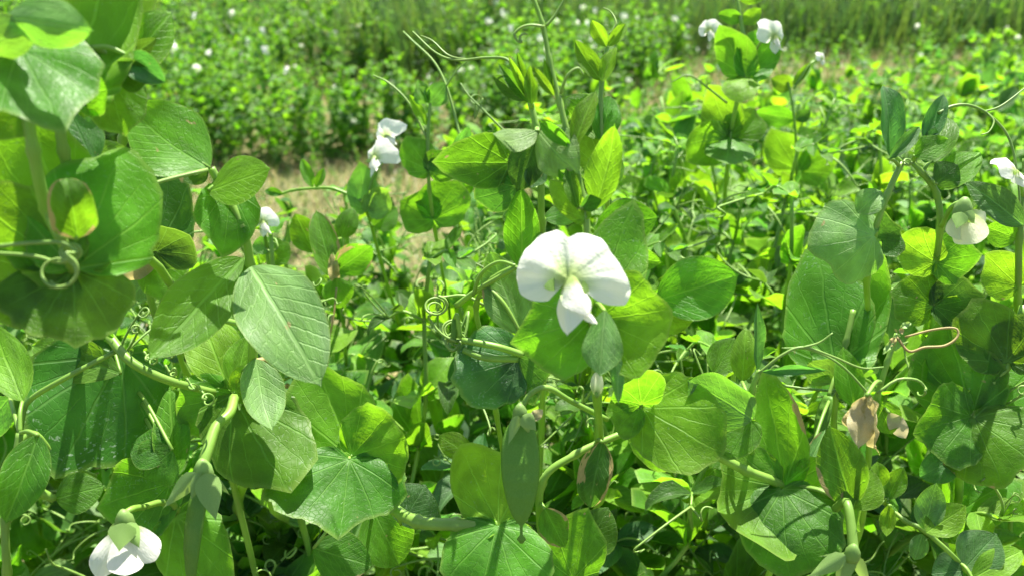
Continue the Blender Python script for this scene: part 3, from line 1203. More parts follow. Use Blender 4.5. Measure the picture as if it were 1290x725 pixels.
# --- far left, closest leaves
p = Plant('pea plant at the left edge with a waxy folded leaf crowning broad overlapping leaves', [(120, 500, .52), (112, 430, .44), (92, 338, .292), (58, 262, .276), (42, 190, .266), (31, 125, .262), (24, 58, .26)], r=.0021, seed=1)
p.stip((25, 62, .258), (70, 135), 150, 'mid', cup=-.3, dz=-.012, roll=-15, back=.5)
p.leaf((10, 22, .25), (98, 36), 70, 'waxy', dz=-.012, fold=-.45, curl=-.5, attach=False)
p.leaf((-30, 60, .25), (45, 35), 60, 'waxy', fold=-.3, attach=False)
p.stip((30, 120, .262), (-30, 150), 80, 'mid', cup=.2)
p.stip((92, 338, .291), (42, 172), 150, 'young', dz=.02, cup=.25, speck=.3, nth=44, nr=12)
p.stip((92, 338, .291), (-70, 322), 170, 'young', dz=-.01, cup=.15, nth=44, nr=12)
p.stip((93, 338, .289), (148, 205), 165, 'young', dz=.012, cup=.1, nth=44, nr=12, th0=-1.6)
p.stip((92, 340, .291), (96, 425), 165, 'mid', dz=-.004, cup=-.1, fold=.05, curl=.1, nth=44, nr=12)
p.leaf((98, 300, .274), (84, 226), 70, 'mid', dry=1.15, dz=-.010, mcurl=1.2, m0=.4, fold=.5, curl=-1.3, c0=.5, wave=.09, attach=True, nu=20, nv=12)
p.coil([(-20, 312), (40, 306), (80, 306), (96, 318)], (72, 340), 26, 1.6, d=.268, r=.0009, a0=-1.2, drift=(6, 6))
p.coil([(-20, 318), (40, 322), (70, 330)], (90, 318), 14, 1.8, d=.272, r=.0008, a0=2.0)
p = Plant('pea plant with backlit lime leaves and a dark crumpled shoot tip', [(150, 300, .36), (100, 240, .31), (80, 190, .295), (75, 125, .29), (90, 100, .29), (115, 60, .29)], r=.0021, seed=2)
p.stip((92, 126, .285), (140, -70), 125, 'young', dz=.02, cup=.15, nth=40, nr=10)
p.stip((88, 128, .292), (178, -50), 105, 'young', dz=.025, roll=25, cup=.2)
p.leaf((85, 120, .288), (150, 112), 62, 'young', curl=.5, dz=-.01)
p.leaf((152, 92, .30), (216, 14), 62, 'young', dz=.01, mcurl=1.2, m0=.6)
p.leaf((150, 82, .297), (198, 48), 26, 'dark', fold=.4)
p.leaf((146, 98, .295), (192, 88), 52, 'dark', fold=.5, curl=.4)
p.leaf((160, 70, .293), (205, 102), 42, 'blue', fold=.5, curl=-.5)
p.stip((140, 105, .305), (150, 158), 80, 'mid', cup=-.3)
p.leaf((118, 205, .32), (88, 140), 52, 'blue', speck=1.0)
p.leaf((100, 190, .33), (172, 200), 36, 'waxy')
p = Plant('pea plant holding one big tilted leaf with a brownish pointed tip', [(205, 420, .46), (175, 300, .42), (146, 222, .37), (155, 175, .36), (164, 110, .355)], r=.0021, seed=3)
p.coil([(262, 214, .345), (205, 228, .335), (175, 240, .33), (140, 262, .325)], (124, 275), 13, 2.6, d=.32, r=.0011, a0=0, drift=(-4, 14))
p.leaf((264, 212, .352), (152, 141), 108, 'mid', dz=-.012, roll=38, fold=.18, wide=.42, nu=24, nv=14, label='broad leaf tilted to the sun with brown tip')
p.leaf((262, 214, .357), (232, 228), 26, 'dark', curl=.5, attach=False)
p = Plant('pea plant with a tall bare stem, wide pale leaf and a hooded leaf above it', [(322, 560, .46), (318, 470, .41), (319, 400, .385), (315, 332, .37), (305, 285, .362), (280, 238, .36), (266, 212, .358)], r=.0021, seed=4)
p.leaf((262, 240, .356), (342, 216), 66, 'young', roll=-35, wave=.02, wide=.5, dz=-.005, nu=20, nv=10)
p.stip((290, 238, .362), (284, 312), 76, 'mid', cup=-.2, dz=-.01, th0=-2, th1=2)
p.leaf((306, 324, .37), (188, 458), 82, 'mid', dz=-.03, fold=.35, roll=10, nu=24, nv=12, wide=.48)
p.leaf((316, 336, .366), (398, 468), 104, 'waxy', dz=-.035, fold=.12, roll=-8, nu=24, nv=12, wide=.45)
p.tube('petiole', [(319, 408, .385), (290, 405, .387), (255, 392, .40)], .0014)
p.tube('petiole', [(318, 456, .40), (345, 450, .41), (370, 440, .43)], .0015, mat=M_TENDDRY)
p = Plant('pea plant with a dark ribbed leaf whose rim has dried brown', [(235, 470, .52), (215, 380, .47), (196, 318, .43), (190, 280, .43)], r=.0018, seed=5)
p.stip((196, 318, .42), (188, 212), 96, 'dark', dry=.55, cup=.25, dz=.012, nth=40, nr=10)
p.stip((196, 318, .42), (244, 290), 66, 'dark', cup=.2)
p.leaf((196, 330, .425), (150, 352), 22, mat=M_DRY, name='withered_leaflet', wave=.2)
p.stip((195, 322, .43), (225, 360), 70, 'mid', cup=-.2)
p.leaf((200, 330, .45), (165, 375), 60, 'waxy')
# --- left below
p = Plant('pea plant with a swollen green calyx hanging below a ring of bright leaves', [(345, 640, .54), (330, 560, .47), (310, 520, .42), (293, 494, .41)], r=.0026, seed=6)
p.leaf((288, 488, .408), (250, 392), 74, 'young', dz=.012, fold=.15, nu=20, nv=10, wide=.42)
p.leaf((296, 488, .406), (312, 424), 46, 'young', dz=.01, fold=.35)
p.leaf((322, 452, .40), (338, 548), 62, 'waxy', dz=-.015, fold=.4, roll=-20)
p.stip((294, 496, .408), (345, 600), 130, 'mid', cup=-.2, dz=-.02, nth=40, nr=10)
p.stip((291, 496, .41), (236, 548), 100, 'mid', cup=-.2, dz=-.01, nth=40, nr=10)
p.stip((296, 494, .404), (335, 470), 50, 'young', cup=.2)
p.tube('peduncle', [(295, 500, .402), (289, 520, .392), (272, 537, .385), (262, 565, .378), (256, 584, .375)], .0023, .0026)
p.calyx((256, 592), 27, [(205, 640, -.004, 24), (272, 655, -.012, 34), (291, 624, .006, 12), (240, 630, -.006, 18)], d=.373)
p.pod((256, 600), (243, 770), 40, d=.378, roll=60, stalk=(256, 596))
p = Plant('pea plant with a large dark mottled leaf and knotted coils of tendrils', [(215, 700, .54), (200, 600, .48), (165, 500, .44), (140, 430, .42), (122, 390, .41)], r=.0018, seed=7)
p.stip((152, 446, .415), (78, 592), 165, 'dark', speck=1.0, dz=-.02, cup=-.15, nth=44, nr=12, back=.3)  # shade on this leaf is put into its dark colour
p.leaf((152, 470, .40), (30, 432), 60, 'mid', dz=.02, fold=.2)
p.tube('shoot_tip', [(138, 424, .385), (165, 455, .38), (210, 478, .385), (270, 494, .405)], .0022, .0016)
for k in range(8):
    cx_, cy_ = 148 + k * 15 + (k * 37 % 11) - 5, 432 + k * 8 + (k * 53 % 15) - 7
    p.leaf((cx_, cy_, .382), (cx_ + (k * 29 % 31) - 15, cy_ - 14 + (k * 17 % 22), .378), 9, 'dark' if k % 2 else 'mid', fold=.5, curl=1.2, attach=False, name='bract')
    if k in (2, 4, 6, 7):
        p.coil([(cx_, cy_), (cx_ + 6, cy_ + 9)], (cx_ + 9, cy_ + 8), 5 + k % 4, .8 + .3 * (k % 3), d=.374, r=.0007, a0=k * 1.3, drift=(7 - k, 6))
p.leaf((218, 604, .40), (214, 488), 46, 'young', fold=.2, dz=.01)
p.leaf((214, 572, .40), (162, 556), 56, 'mid', curl=-.5)
p.leaf((217, 566, .398), (180, 600), 70, 'mid', roll=20)
p.stip((214, 608, .41), (132, 634), 100, 'mid', cup=.1, speck=.5)
p.tube('petiole', [(25, 548, .385), (27, 530, .385), (36, 505, .385), (78, 478, .38), (150, 440, .385)], .0015, .0011)
p = Plant('pea plant in the lower left corner with a curled leaf and thick upright stem', [(14, 800, .40), (9, 720, .375), (7, 655, .37), (18, 590, .37), (25, 545, .372)], r=.0020, seed=8, gx=-.03)
p.leaf((48, 548, .366), (8, 658), 60, 'mid', dz=-.012, fold=.3, curl=-.3, nu=20, nv=10)
p.leaf((28, 505, .38), (-8, 412), 54, 'young', dz=.012, fold=.2)
p.leaf((12, 500, .40), (-40, 560), 50, 'waxy')
p.tube('petiole', [(25, 600, .38), (45, 615, .38), (68, 628, .385)], .0018)
p.tube('petiole', [(8, 590, .38), (40, 545, .385), (75, 580, .40), (120, 600, .42)], .0013)
p.leaf((70, 628, .39), (128, 612), 52, 'mid', curl=-.4)
p = Plant('pea plant with a drooping white flower seen from behind beside the hanging pod', [(235, 780, .46), (228, 690, .43), (222, 640, .41), (205, 632, .40), (180, 638, .385)], r=.0017, seed=9)
p.calyx((157, 655), 26, [(150, 694, -.010, 34), (176, 690, -.004, 22), (130, 690, .002, 18), (170, 702, -.002, 14)], d=.368)
p.tube('peduncle', [(182, 638, .385), (168, 640, .372), (157, 646, .368)], .0014)
for b_, t_, w_, z_ in (((155, 664), (122, 730), 38, -.004), ((160, 664), (158, 726), 44, -.006), ((162, 662), (196, 706), 40, .0)):
    p.leaf(b_, t_, w_, d=.366, dz=z_, mat=M_WING, name='petal', attach=False, wide=.68, cup=-.6, tip=0, nu=18, nv=10)
p.stip((222, 650, .41), (262, 760), 90, 'mid', cup=-.2)
# --- middle bottom
p = Plant('pea plant with a thick stem looping between two ruffled ribbed leaf rings', [(300, 640, .56), (325, 580, .46), (360, 562, .425), (400, 568, .415), (441, 575, .418), (487, 632, .415), (525, 656, .405), (575, 660, .40), (630, 660, .405)], r=.0029, rt=.0029, seed=10, gx=-.04, gy=.1)
p.stip((441, 575, .414), (402, 461), 110, 'young', cup=.15, dz=.012, nth=44, nr=12, wave=.09, th0=-2.2, th1=1.9)
p.stip((443, 574, .412), (517, 548), 110, 'young', cup=.2, dz=.004, nth=44, nr=12, wave=.08, th0=-1.8)
p.stip((440, 578, .410), (432, 660), 178, 'mid', cup=-.2, dz=-.02, nth=50, nr=12, wave=.05)
p.stip((628, 660, .402), (578, 566), 84, 'young', cup=.2, dz=.012, nth=40, nr=10)
p.stip((626, 662, .40), (602, 755), 140, 'mid', cup=-.2, dz=-.02, nth=44, nr=10)
p.stip((632, 662, .405), (676, 745), 80, 'young', cup=-.2, dz=.01)
p.leaf((595, 575, .42), (553, 548), 34, 'young', wide=.55)
p.leaf((505, 660, .43), (535, 612), 80, 'blue', speck=1.0, curl=-.4)
p.leaf((470, 640, .44), (505, 715), 76, 'mid', fold=.2)
p.leaf((395, 690, .42), (468, 712), 62, 'mid', curl=-.3, dry=.4)
p = Plant('pea plant with a broad flat dark pod hanging under the white flower', [(700, 800, .46), (685, 700, .43), (682, 610, .41), (725, 572, .41), (785, 545, .415)], r=.0021, seed=11)
p.pod((655, 532), (657, 684), 49, d=.378, seed=1, bumps=7, stalk=(656, 514), thick=.26)
p.tube('peduncle', [(765, 528, .40), (720, 505, .388), (690, 488, .382), (668, 496, .378), (656, 516, .376)], .0013, .0012)
p.calyx((655, 520), 22, [(640, 560, -.004, 14), (676, 542, -.006, 22), (668, 548, .002, 14)], d=.374)
p.leaf((668, 528, .373), (684, 516), 14, mat=M_DRYPALE, name='withered_petal', attach=False, wave=.2)
p.leaf((758, 556, .395), (742, 642), 48, 'dark', dry=1.2, fold=.35, mcurl=.8, m0=.5, curl=-.4, wave=.08)
p.leaf((686, 640, .41), (712, 690), 40, 'mid', dry=.9, wave=.08)
p.stip((722, 730, .43), (735, 655), 80, 'mid', cup=.2, speck=.4)
p.leaf((735, 700, .45), (765, 640), 60, 'dark', fold=.2)
# --- middle: the flower
p = Plant('pea plant bearing the large open white flower against rounded bright leaves', [(760, 620, .50), (752, 500, .37), (747, 400, .335), (741, 310, .335), (737, 265, .335), (722, 195, .335), (705, 130, .335), (692, 75, .335), (683, 30, .335), (668, -12, .335)], r=.0020, rt=.0008, seed=12)
p.flower((716, 352), 148, d=.300, hi=True, yaw=-8, pitch=-8, roll=-5, stalk=(748, 420, .335))
p.stip((752, 398, .330), (786, 280), 92, 'young', dz=.012, cup=.1, nth=40, nr=10, speck=.2)
p.stip((752, 402, .328), (840, 392), 142, 'young', dz=-.004, cup=.12, nth=44, nr=12)
p.stip((746, 402, .332), (654, 424), 112, 'mid', dz=-.004, cup=.12, nth=44, nr=12)
p.leaf((762, 392, .318), (756, 470), 54, 'waxy', dz=-.008, cup=-.5, fold=-.3, wide=.6)
p.leaf((776, 440, .322), (779, 506), 20, 'waxy', fold=-.5)
p.leaf((748, 292, .34), (822, 272), 66, 'mid', roll=15, dz=.01, fold=.1, nu=20, nv=10)
p.leaf((760, 318, .345), (832, 330), 40, 'young', fold=.2)
p.leaf((828, 378, .345), (928, 348), 84, 'mid', dz=-.004, fold=.1, roll=-8, wide=.5, nu=24, nv=12)
p.leaf((826, 392, .35), (872, 404), 52, 'young', fold=.2)
p.leaf((728, 262, .33), (715, 208), 26, 'mid', fold=.6)
p.leaf((732, 262, .328), (757, 250), 28, 'dark', curl=.3, roll=40)
p.leaf((722, 240, .333), (705, 210), 22, 'young', fold=.5)
p.leaf((752, 262, .332), (778, 158), 50, 'young', fold=.35, dz=-.01, roll=-20, nu=20, nv=10)
p.stip((736, 275, .334), (702, 232), 34, 'young', cup=.3)
p.leaf((718, 184, .332), (680, 152), 26, 'mid', fold=.75, curl=-.3)
p.leaf((724, 186, .332), (748, 112), 32, 'young', fold=.5, roll=-25)
p.leaf((698, 121, .333), (669, 83), 17, 'young', fold=.7)
p.leaf((697, 117, .335), (685, 74), 12, 'young', fold=.7)
p.coil([(686, 34), (668, 32), (655, 36), (648, 44), (652, 52)], (662, 48), 8, .5, d=.333, r=.0008, a0=2.2, dd=0)
p.tube('tendril', [(688, 33, .335), (700, 18, .335), (716, -10, .335)], .0008, .0005, M_TEND)
p.tube('tendril', [(706, 118, .335), (715, 95, .33), (728, 86, .33), (735, 94, .33)], .0008, .0005, M_TEND)
p.leaf((752, 500, .345), (753, 466), 19, d=.345, mat=M_CREAM, name='flower_bud', cup=-.8, fold=-.5, attach=True)
p = Plant('pea plant with a pointed shoot tip of paired young leaflets beside the tallest tendril', [(775, 420, .46), (768, 300, .40), (762, 220, .375), (757, 160, .37), (758, 102, .37), (765, 60, .37)], r=.0014, rt=.0009, seed=13)
p.leaf((757, 102, .368), (722, 53), 30, 'mid', fold=.5, roll=15)
p.leaf((759, 103, .366), (775, 58), 24, 'young', fold=.5, roll=-20)
p.leaf((764, 59, .37), (746, 26), 22, 'young', fold=.5)
p.leaf((766, 58, .37), (789, 30), 20, 'young', fold=.6)
p.tube('tendril', [(768, 44, .37), (776, 30, .37), (770, 16, .372), (760, 10, .372)], .0007, .0004, M_TEND)
p.leaf((756, 176, .372), (728, 112), 44, 'young', fold=.2, dz=.01)
p.leaf((757, 178, .37), (770, 118), 40, 'mid', fold=.4)
p.leaf((756, 150, .375), (712, 122), 34, 'young')
p.stip((760, 215, .375), (742, 165), 46, 'young', cup=.2)
p.leaf((762, 240, .38), (775, 190), 38, 'young', fold=.3)
p = Plant('pea plant with a bunched dark shoot tip and a pale leaf arched like an umbrella', [(690, 430, .46), (685, 330, .39), (682, 280, .37), (681, 210, .36), (675, 160, .355), (668, 128, .355)], r=.0017, rt=.0013, seed=14)
p.leaf((668, 130, .353), (626, 78), 20, 'mid', fold=.6)
p.leaf((666, 128, .351), (652, 68), 17, 'mid', fold=.7)
p.leaf((668, 128, .350), (641, 72), 14, 'young', fold=.7)
p.leaf((670, 132, .349), (668, 84), 20, 'young', fold=.5)
p.leaf((664, 126, .356), (622, 96), 26, 'dark', fold=.4)
p.tube('tendril', [(648, 100, .355), (640, 76, .36), (612, 73, .365), (575, 76, .37), (548, 66, .38), (520, 40, .39)], .0009, .0005, M_TEND)
p.tube('tendril', [(590, 76, .368), (565, 70, .372), (545, 52, .376), (530, 45, .378)], .0007, .0004, M_TEND)
p.leaf((676, 166, .345), (612, 190), 40, 'waxy', curl=.9, roll=35, dz=-.012)
p.leaf((678, 166, .345), (718, 212), 66, 'waxy', curl=-.6, dz=-.02, roll=10, fold=-.2, nu=20, nv=10)
p.leaf((676, 172, .350), (652, 240), 50, 'dark', curl=-.5, fold=.2)
p.leaf((681, 210, .352), (668, 238), 34, 'blue', fold=.4)
p.stip((642, 205, .365), (568, 206), 72, 'mid', cup=-.2, dz=-.01)
p.stip((650, 236, .365), (595, 252), 54, 'dark', cup=-.2)
p.leaf((658, 338, .36), (656, 238), 50, 'young', fold=.35, nu=18, nv=8)
p.leaf((686, 275, .375), (738, 262), 30, 'waxy')
p = Plant('pea plant with a pale leaf and a tangle of coiled tendrils', [(640, 620, .54), (625, 520, .46), (610, 440, .42), (600, 385, .40), (620, 352, .385), (652, 334, .38)], r=.0014, seed=15)
p.leaf((657, 420, .385), (618, 318), 62, 'waxy', dz=.004, fold=.1, nu=20, nv=10, wide=.4, dry=.2)
p.tube('peduncle', [(575, 385, .40), (600, 366, .39), (651, 336, .375)], .0015, .0010)
p.tube('peduncle', [(596, 372, .39), (606, 345, .385), (628, 330, .38), (650, 335, .375)], .0009, .0008)
p.coil([(610, 384), (585, 372), (560, 374)], (552, 384), 13, 1.2, d=.40, r=.0010, a0=-1.5, drift=(-4, 6))
p.coil([(575, 430), (556, 420), (540, 400)], (549, 385), 14, 1.0, d=.402, r=.0009, a0=2.0)
p.coil([(600, 376), (620, 372), (624, 382)], (618, 386), 6, .6, d=.395, r=.0010, a0=0)
p.coil([(575, 425), (585, 405), (590, 392)], (572, 415), 16, 1.8, d=.41, r=.0010, a0=.5)
p.coil([(560, 428), (580, 430)], (572, 430), 12, 2.0, d=.405, r=.0012, a0=1.5, drift=(8, -6))
p.pod((573, 400), (571, 440), 9, d=.403, stalk=(580, 425))
p.stip((652, 452, .405), (586, 474), 110, 'blue', speck=1.0, cup=-.2, dz=-.01, nth=44, nr=10, wave=.09)
p.stip((654, 450, .405), (668, 500), 70, 'dark', speck=1.0, cup=-.2)
p.tube('petiole', [(582, 428, .40), (625, 436, .398), (658, 446, .402)], .0016)
p.tube('petiole', [(584, 440, .40), (610, 450, .398), (652, 452, .402)], .0016)
# --- right of the middle
p = Plant('pea plant with a rounded lime leaf and a low sideways stem', [(1030, 720, .52), (1010, 650, .44), (985, 612, .405), (940, 592, .39), (898, 570, .382), (855, 542, .385), (808, 512, .385)], r=.0023, rt=.0019, seed=16, gx=.03)
p.stip((810, 513, .381), (902, 566), 122, 'young', dz=-.016, cup=.1, nth=44, nr=12, irr=.05)
p.stip((806, 513, .38), (762, 520), 66, 'mid', cup=.2)
p.stip((808, 509, .379), (800, 456), 66, 'young', cup=.1, dz=-.012, curl=.6)
p.leaf((800, 515, .39), (782, 466), 30, 'young', fold=.3)
p.stip((812, 528, .398), (848, 592), 76, 'mid', cup=-.3, speck=.5)
p.stip((988, 610, .402), (968, 488), 80, 'young', dz=.01, cup=.15, dry=.35, nth=40, nr=10)
p.stip((983, 612, .402), (898, 648), 150, 'mid', cup=.1, dz=-.006, nth=44, nr=12)
p.stip((985, 616, .398), (992, 712), 140, 'mid', cup=-.2, dz=-.025, nth=44, nr=12)
p.stip((990, 612, .402), (1070, 655), 116, 'young', cup=.15, nth=40, nr=10)
p.leaf((1072, 636, .385), (1046, 540), 64, 'mid', dry=.35, fold=.3, dz=-.005, nu=20, nv=10)
p.leaf((1074, 640, .383), (1096, 590), 60, 'young', fold=.3, dry=.2)
p.tube('peduncle', [(1052, 640, .385), (1066, 632, .372), (1072, 660, .366), (1075, 692, .362)], .0018, .0024)
p.calyx((1074, 696), 22, [(1016, 728, .004, 22), (1052, 752, .004, 22), (1098, 748, .006, 16), (1030, 700, .010, 8)], d=.36)
p = Plant('pea plant with one papery dried tan leaf and twisted flower remains', [(1075, 690, .52), (1092, 600, .43), (1096, 540, .405), (1105, 500, .395), (1118, 455, .39), (1130, 420, .39)], r=.0017, rt=.0012, seed=17)
p.leaf((1092, 498, .372), (1100, 570), 60, mat=M_DRY, name='withered_leaflet', wave=.12, k=11, crump=.024, mcurl=1.5, m0=.45, side=1, fold=.4, curl=-.5, twist=.7, nu=34, nv=22, roll=25, wide=.4, tip=.15, tp=.9, label='papery dried tan leaf')
p.leaf((1090, 500, .374), (1082, 562), 40, mat=M_DRYPALE, name='withered_leaflet', wave=.2, fold=.5)
p.leaf((1120, 520, .39), (1142, 552), 22, mat=M_DRYPALE, name='withered_leaflet', wave=.1)
p.leaf((1105, 505, .392), (1123, 545), 42, 'young', dry=.3)
p.tube('tendril', [(1130, 424, .386), (1145, 442, .384), (1165, 437, .383), (1190, 435, .382), (1206, 424, .382), (1203, 413, .383), (1175, 415, .385), (1140, 424, .387)], .0008, .0007, M_TENDDRY)
for k in range(5):
    p.leaf((1126 + k * 2, 428 - k * 4, .386), (1112 + k * 9, 446 - k * 10), 9, mat=M_TENDDRY if k % 2 else M_CALYX, name='withered_flower', wave=.2, fold=.5)
p.coil([(1105, 495), (1130, 478), (1155, 478), (1166, 488)], (1160, 494), 6, .6, d=.388, r=.0009, a0=-.5)
p.tube('tendril', [(1098, 500, .39), (1060, 460, .388), (1020, 440, .386), (985, 438, .384)], .0009, .0005, M_TEND)
p = Plant('pea plant with two narrow folded blue green leaflets above a rolled leaf', [(970, 720, .50), (950, 600, .42), (946, 530, .385), (948, 490, .375), (957, 466, .372)], r=.0016, rt=.0012, seed=18)
p.leaf((948, 527, .376), (868, 478), 84, 'waxy', fold=.15, mcurl=1.9, m0=.45, side=-1, roll=-15, nu=22, nv=16)
p.stip((946, 528, .38), (890, 560), 70, 'mid', cup=.2)
p.leaf((955, 466, .37), (951, 382), 24, 'blue', fold=.85, nu=18, nv=8, roll=25)
p.leaf((960, 467, .368), (1038, 462), 22, 'blue', fold=.9, nu=18, nv=8, roll=20)
p.tube('tendril', [(956, 470, .37), (985, 447, .366), (1012, 437, .365), (1050, 449, .366), (1085, 463, .37), (1113, 462, .372)], .0009, .0005, M_TEND)
p.tube('tendril', [(1012, 437, .365), (1032, 431, .364), (1049, 419, .363)], .0007, .0004, M_TEND)
p.leaf((935, 480, .40), (940, 412), 36, 'young', fold=.3)
p.leaf((900, 470, .42), (925, 425), 44, 'mid', fold=.2)
p = Plant('pea plant with one very wide upright leaf facing the open flower side', [(1045, 620, .54), (1050, 540, .49), (1055, 470, .465), (1066, 430, .46), (1075, 390, .462)], r=.0019, seed=19)
p.stip((1052, 462, .462), (1030, 326), 110, 'mid', dz=.02, cup=.15, speck=.4, nth=44, nr=12)
p.stip((1056, 462, .46), (1094, 338), 92, 'mid', dz=.03, cup=.15, speck=.4, nth=44, nr=12)
p.leaf((1076, 512, .44), (1062, 438), 38, 'young', fold=.2)
p.leaf((1050, 480, .46), (1018, 455), 40, 'waxy')
p.pod((1044, 498), (1030, 580), 26, d=.455, roll=50)
p.leaf((1012, 600, .42), (1040, 540), 24, 'waxy', dry=.8, fold=.4)
# --- right
p = Plant('pea plant with a tall narrow folded leaf standing at its tip, right side', [(1085, 430, .50), (1092, 350, .43), (1100, 298, .405), (1118, 245, .40), (1136, 205, .40)], r=.0018, rt=.0014, seed=20)
p.stip((1101, 297, .40), (1038, 308), 104, 'waxy', dz=-.012, cup=-.2, nth=40, nr=10, back=.3, curl=-.3)
p.leaf((1080, 268, .398), (1112, 238), 36, 'waxy', fold=.2, curl=-.5, attach=False)
p.leaf((1122, 196, .40), (1117, 106), 46, 'blue', fold=.75, nu=20, nv=10, roll=25, wide=.55)
p.leaf((1120, 200, .396), (1162, 158), 24, 'blue', fold=.7, roll=10)
p.stip((1102, 300, .41), (1130, 290), 66, 'dark', cup=.2)
p.coil([(1138, 203), (1146, 208)], (1143, 204), 5, 1.5, d=.398, r=.0007)
p = Plant('pea plant with a closed cream bud and a long arching tendril', [(1175, 430, .54), (1176, 360, .47), (1184, 290, .44), (1180, 245, .435), (1162, 218, .43), (1150, 205, .43)], r=.0020, rt=.0014, seed=21)
p.leaf((1166, 182, .43), (1189, 118), 32, 'blue', fold=.6)
p.leaf((1170, 206, .432), (1196, 142), 46, 'mid', fold=.3, dz=.01)
p.leaf((1152, 196, .426), (1192, 176), 34, 'young', fold=.2, curl=.4)
p.leaf((1165, 205, .43), (1178, 162), 26, 'blue', fold=.4)
p.leaf((1184, 238, .43), (1234, 190), 46, 'young', fold=.2, roll=-20)
p.leaf((1180, 232, .425), (1205, 208), 40, 'dark', roll=20)
p.tube('tendril', [(1182, 143, .43), (1200, 134, .43), (1222, 133, .43), (1246, 145, .43), (1270, 172, .43), (1281, 215, .43), (1284, 260, .43), (1272, 245, .43)], .0012, .0006, M_TEND)
p.tube('tendril', [(1244, 143, .43), (1252, 153, .428), (1246, 166, .426), (1236, 170, .426)], .0007, .0004, M_TEND)
p.tube('tendril', [(1240, 141, .43), (1262, 133, .432), (1295, 108, .436)], .0008, .0004, M_TEND)
p.calyx((1213, 264), 26, [(1205, 288, -.006, 20), (1228, 282, -.006, 18), (1198, 276, .003, 16), (1222, 268, .006, 18)], d=.42)
p.tube('peduncle', [(1186, 285, .437), (1198, 262, .425), (1212, 254, .42)], .0013)
for b_, t_, w_, z_ in (((1214, 266), (1230, 306), 44, -.008), ((1212, 266), (1208, 302), 34, -.002), ((1216, 266), (1236, 298), 36, .006)):
    p.leaf(b_, t_, w_, d=.42, dz=z_, mat=M_CREAM, name='petal', attach=False, wide=.6, cup=-.7, tip=0, fold=-.2, nu=16, nv=10)
p.stip((1178, 330, .45), (1225, 320), 70, 'mid', cup=.1)
p.stip((1178, 330, .45), (1130, 300), 64, 'young', cup=.1)
p.stip((1176, 385, .46), (1130, 370), 80, 'mid', cup=.1)
p.stip((1176, 385, .46), (1228, 375), 70, 'dark', cup=.1)
p = Plant('pea plant at the right edge with a white flower above a bluish drooping leaf', [(1275, 470, .54), (1282, 380, .46), (1284, 300, .44), (1290, 240, .44), (1292, 200, .44)], r=.0019, seed=22)
p.flower((1280, 216), 52, d=.425, yaw=35, pitch=-20, stalk=(1290, 250, .44))
p.leaf((1288, 284, .43), (1222, 228), 42, 'blue', fold=.3, curl=-.5, roll=15)
p.leaf((1280, 300, .44), (1240, 285), 40, 'young', fold=.2)
p.stip((1283, 360, .45), (1245, 325), 60, 'young', cup=.2)
p = Plant('pea plant with a broad ribbed leaf ring around a slanting thick stem, lower right', [(1195, 660, .54), (1210, 580, .48), (1226, 524, .455), (1250, 480, .45), (1272, 455, .447), (1290, 385, .45)], r=.0024, rt=.0022, seed=23, gx=-.02)
p.stip((1225, 522, .45), (1196, 416), 110, 'mid', dz=.012, cup=.15, nth=44, nr=12)
p.stip((1227, 522, .45), (1300, 470), 110, 'mid', dz=.004, cup=.15, nth=44, nr=12)
p.stip((1223, 524, .448), (1164, 540), 110, 'mid', dz=-.005, cup=.1, nth=44, nr=12)
p.stip((1227, 526, .446), (1262, 606), 130, 'mid', dz=-.02, cup=-.1, nth=44, nr=12, dry=.2)
p.stip((1268, 456, .445), (1228, 388), 90, 'mid', cup=.15, dz=.008, nth=36)
p.stip((1272, 456, .445), (1310, 400), 80, 'dark', cup=.15)
p.leaf((1205, 575, .45), (1160, 600), 44, 'blue', fold=.3)
p.leaf((1225, 560, .45), (1190, 585), 50, 'dark', dry=.4, fold=.2, curl=-.4)
p = Plant('small pea shoot with paired pale leaflets near the lower right leaf ring', [(1240, 760, .46), (1215, 715, .425), (1165, 668, .415), (1140, 655, .42), (1105, 625, .43)], r=.0013, seed=24)
p.leaf((1164, 666, .413), (1180, 608), 38, 'waxy', fold=.2)
p.leaf((1167, 670, .41), (1216, 638), 42, 'young', fold=.2, roll=-10)
p.leaf((1162, 672, .415), (1152, 705), 26, 'waxy', fold=.4)
p.leaf((1118, 628, .42), (1138, 588), 28, 'mid', fold=.2)
p.leaf((1118, 632, .42), (1128, 628), 30, 'young', fold=.2)
p.leaf((1110, 612, .42), (1105, 582), 26, 'young', fold=.2)
p.leaf((1120, 636, .418), (1117, 674), 22, 'young', fold=.4)
p.leaf((1215, 715, .42), (1255, 672), 60, 'blue', fold=.2)
p.leaf((1212, 718, .42), (1175, 722), 50, 'blue', fold=.2)
p.leaf((1225, 728, .415), (1292, 690), 40, 'young', fold=.3)
# --- upper right, a little farther
p = Plant('pea plant with two stacked leaf rings and a white flower, standing above the canopy', [(905, 290, .85), (915, 225, .72), (920, 172, .68), (930, 122, .66), (939, 94, .66), (936, 45, .66), (928, -5, .66)], r=.0019, rt=.0015, seed=25, gy=.2)
p.stip((938, 96, .655), (914, 44), 52, 'young', dz=.01, cup=.1, nth=30)
p.stip((940, 96, .655), (972, 52), 60, 'mid', dz=.01, cup=.1, nth=30)
p.stip((939, 98, .652), (936, 112), 50, 'young', dz=-.02, cup=-.2)
p.leaf((935, 25, .66), (905, 18), 20, 'young', fold=.3)
p.leaf((936, 30, .66), (958, 12), 22, 'mid', fold=.3)
p.leaf((932, 0, .66), (970, -10), 20, 'young')
p.flower((976, 46), 46, d=.645, yaw=20, pitch=12, stalk=(941, 88, .66))
p.flower((893, 38), 32, d=.67, yaw=-30, pitch=5, stalk=(937, 60, .66))
p.stip((919, 172, .675), (896, 114), 52, 'young', dz=.012, cup=.1, nth=30)
p.stip((917, 174, .675), (856, 180), 60, 'mid', dz=-.01, cup=.1, nth=30)
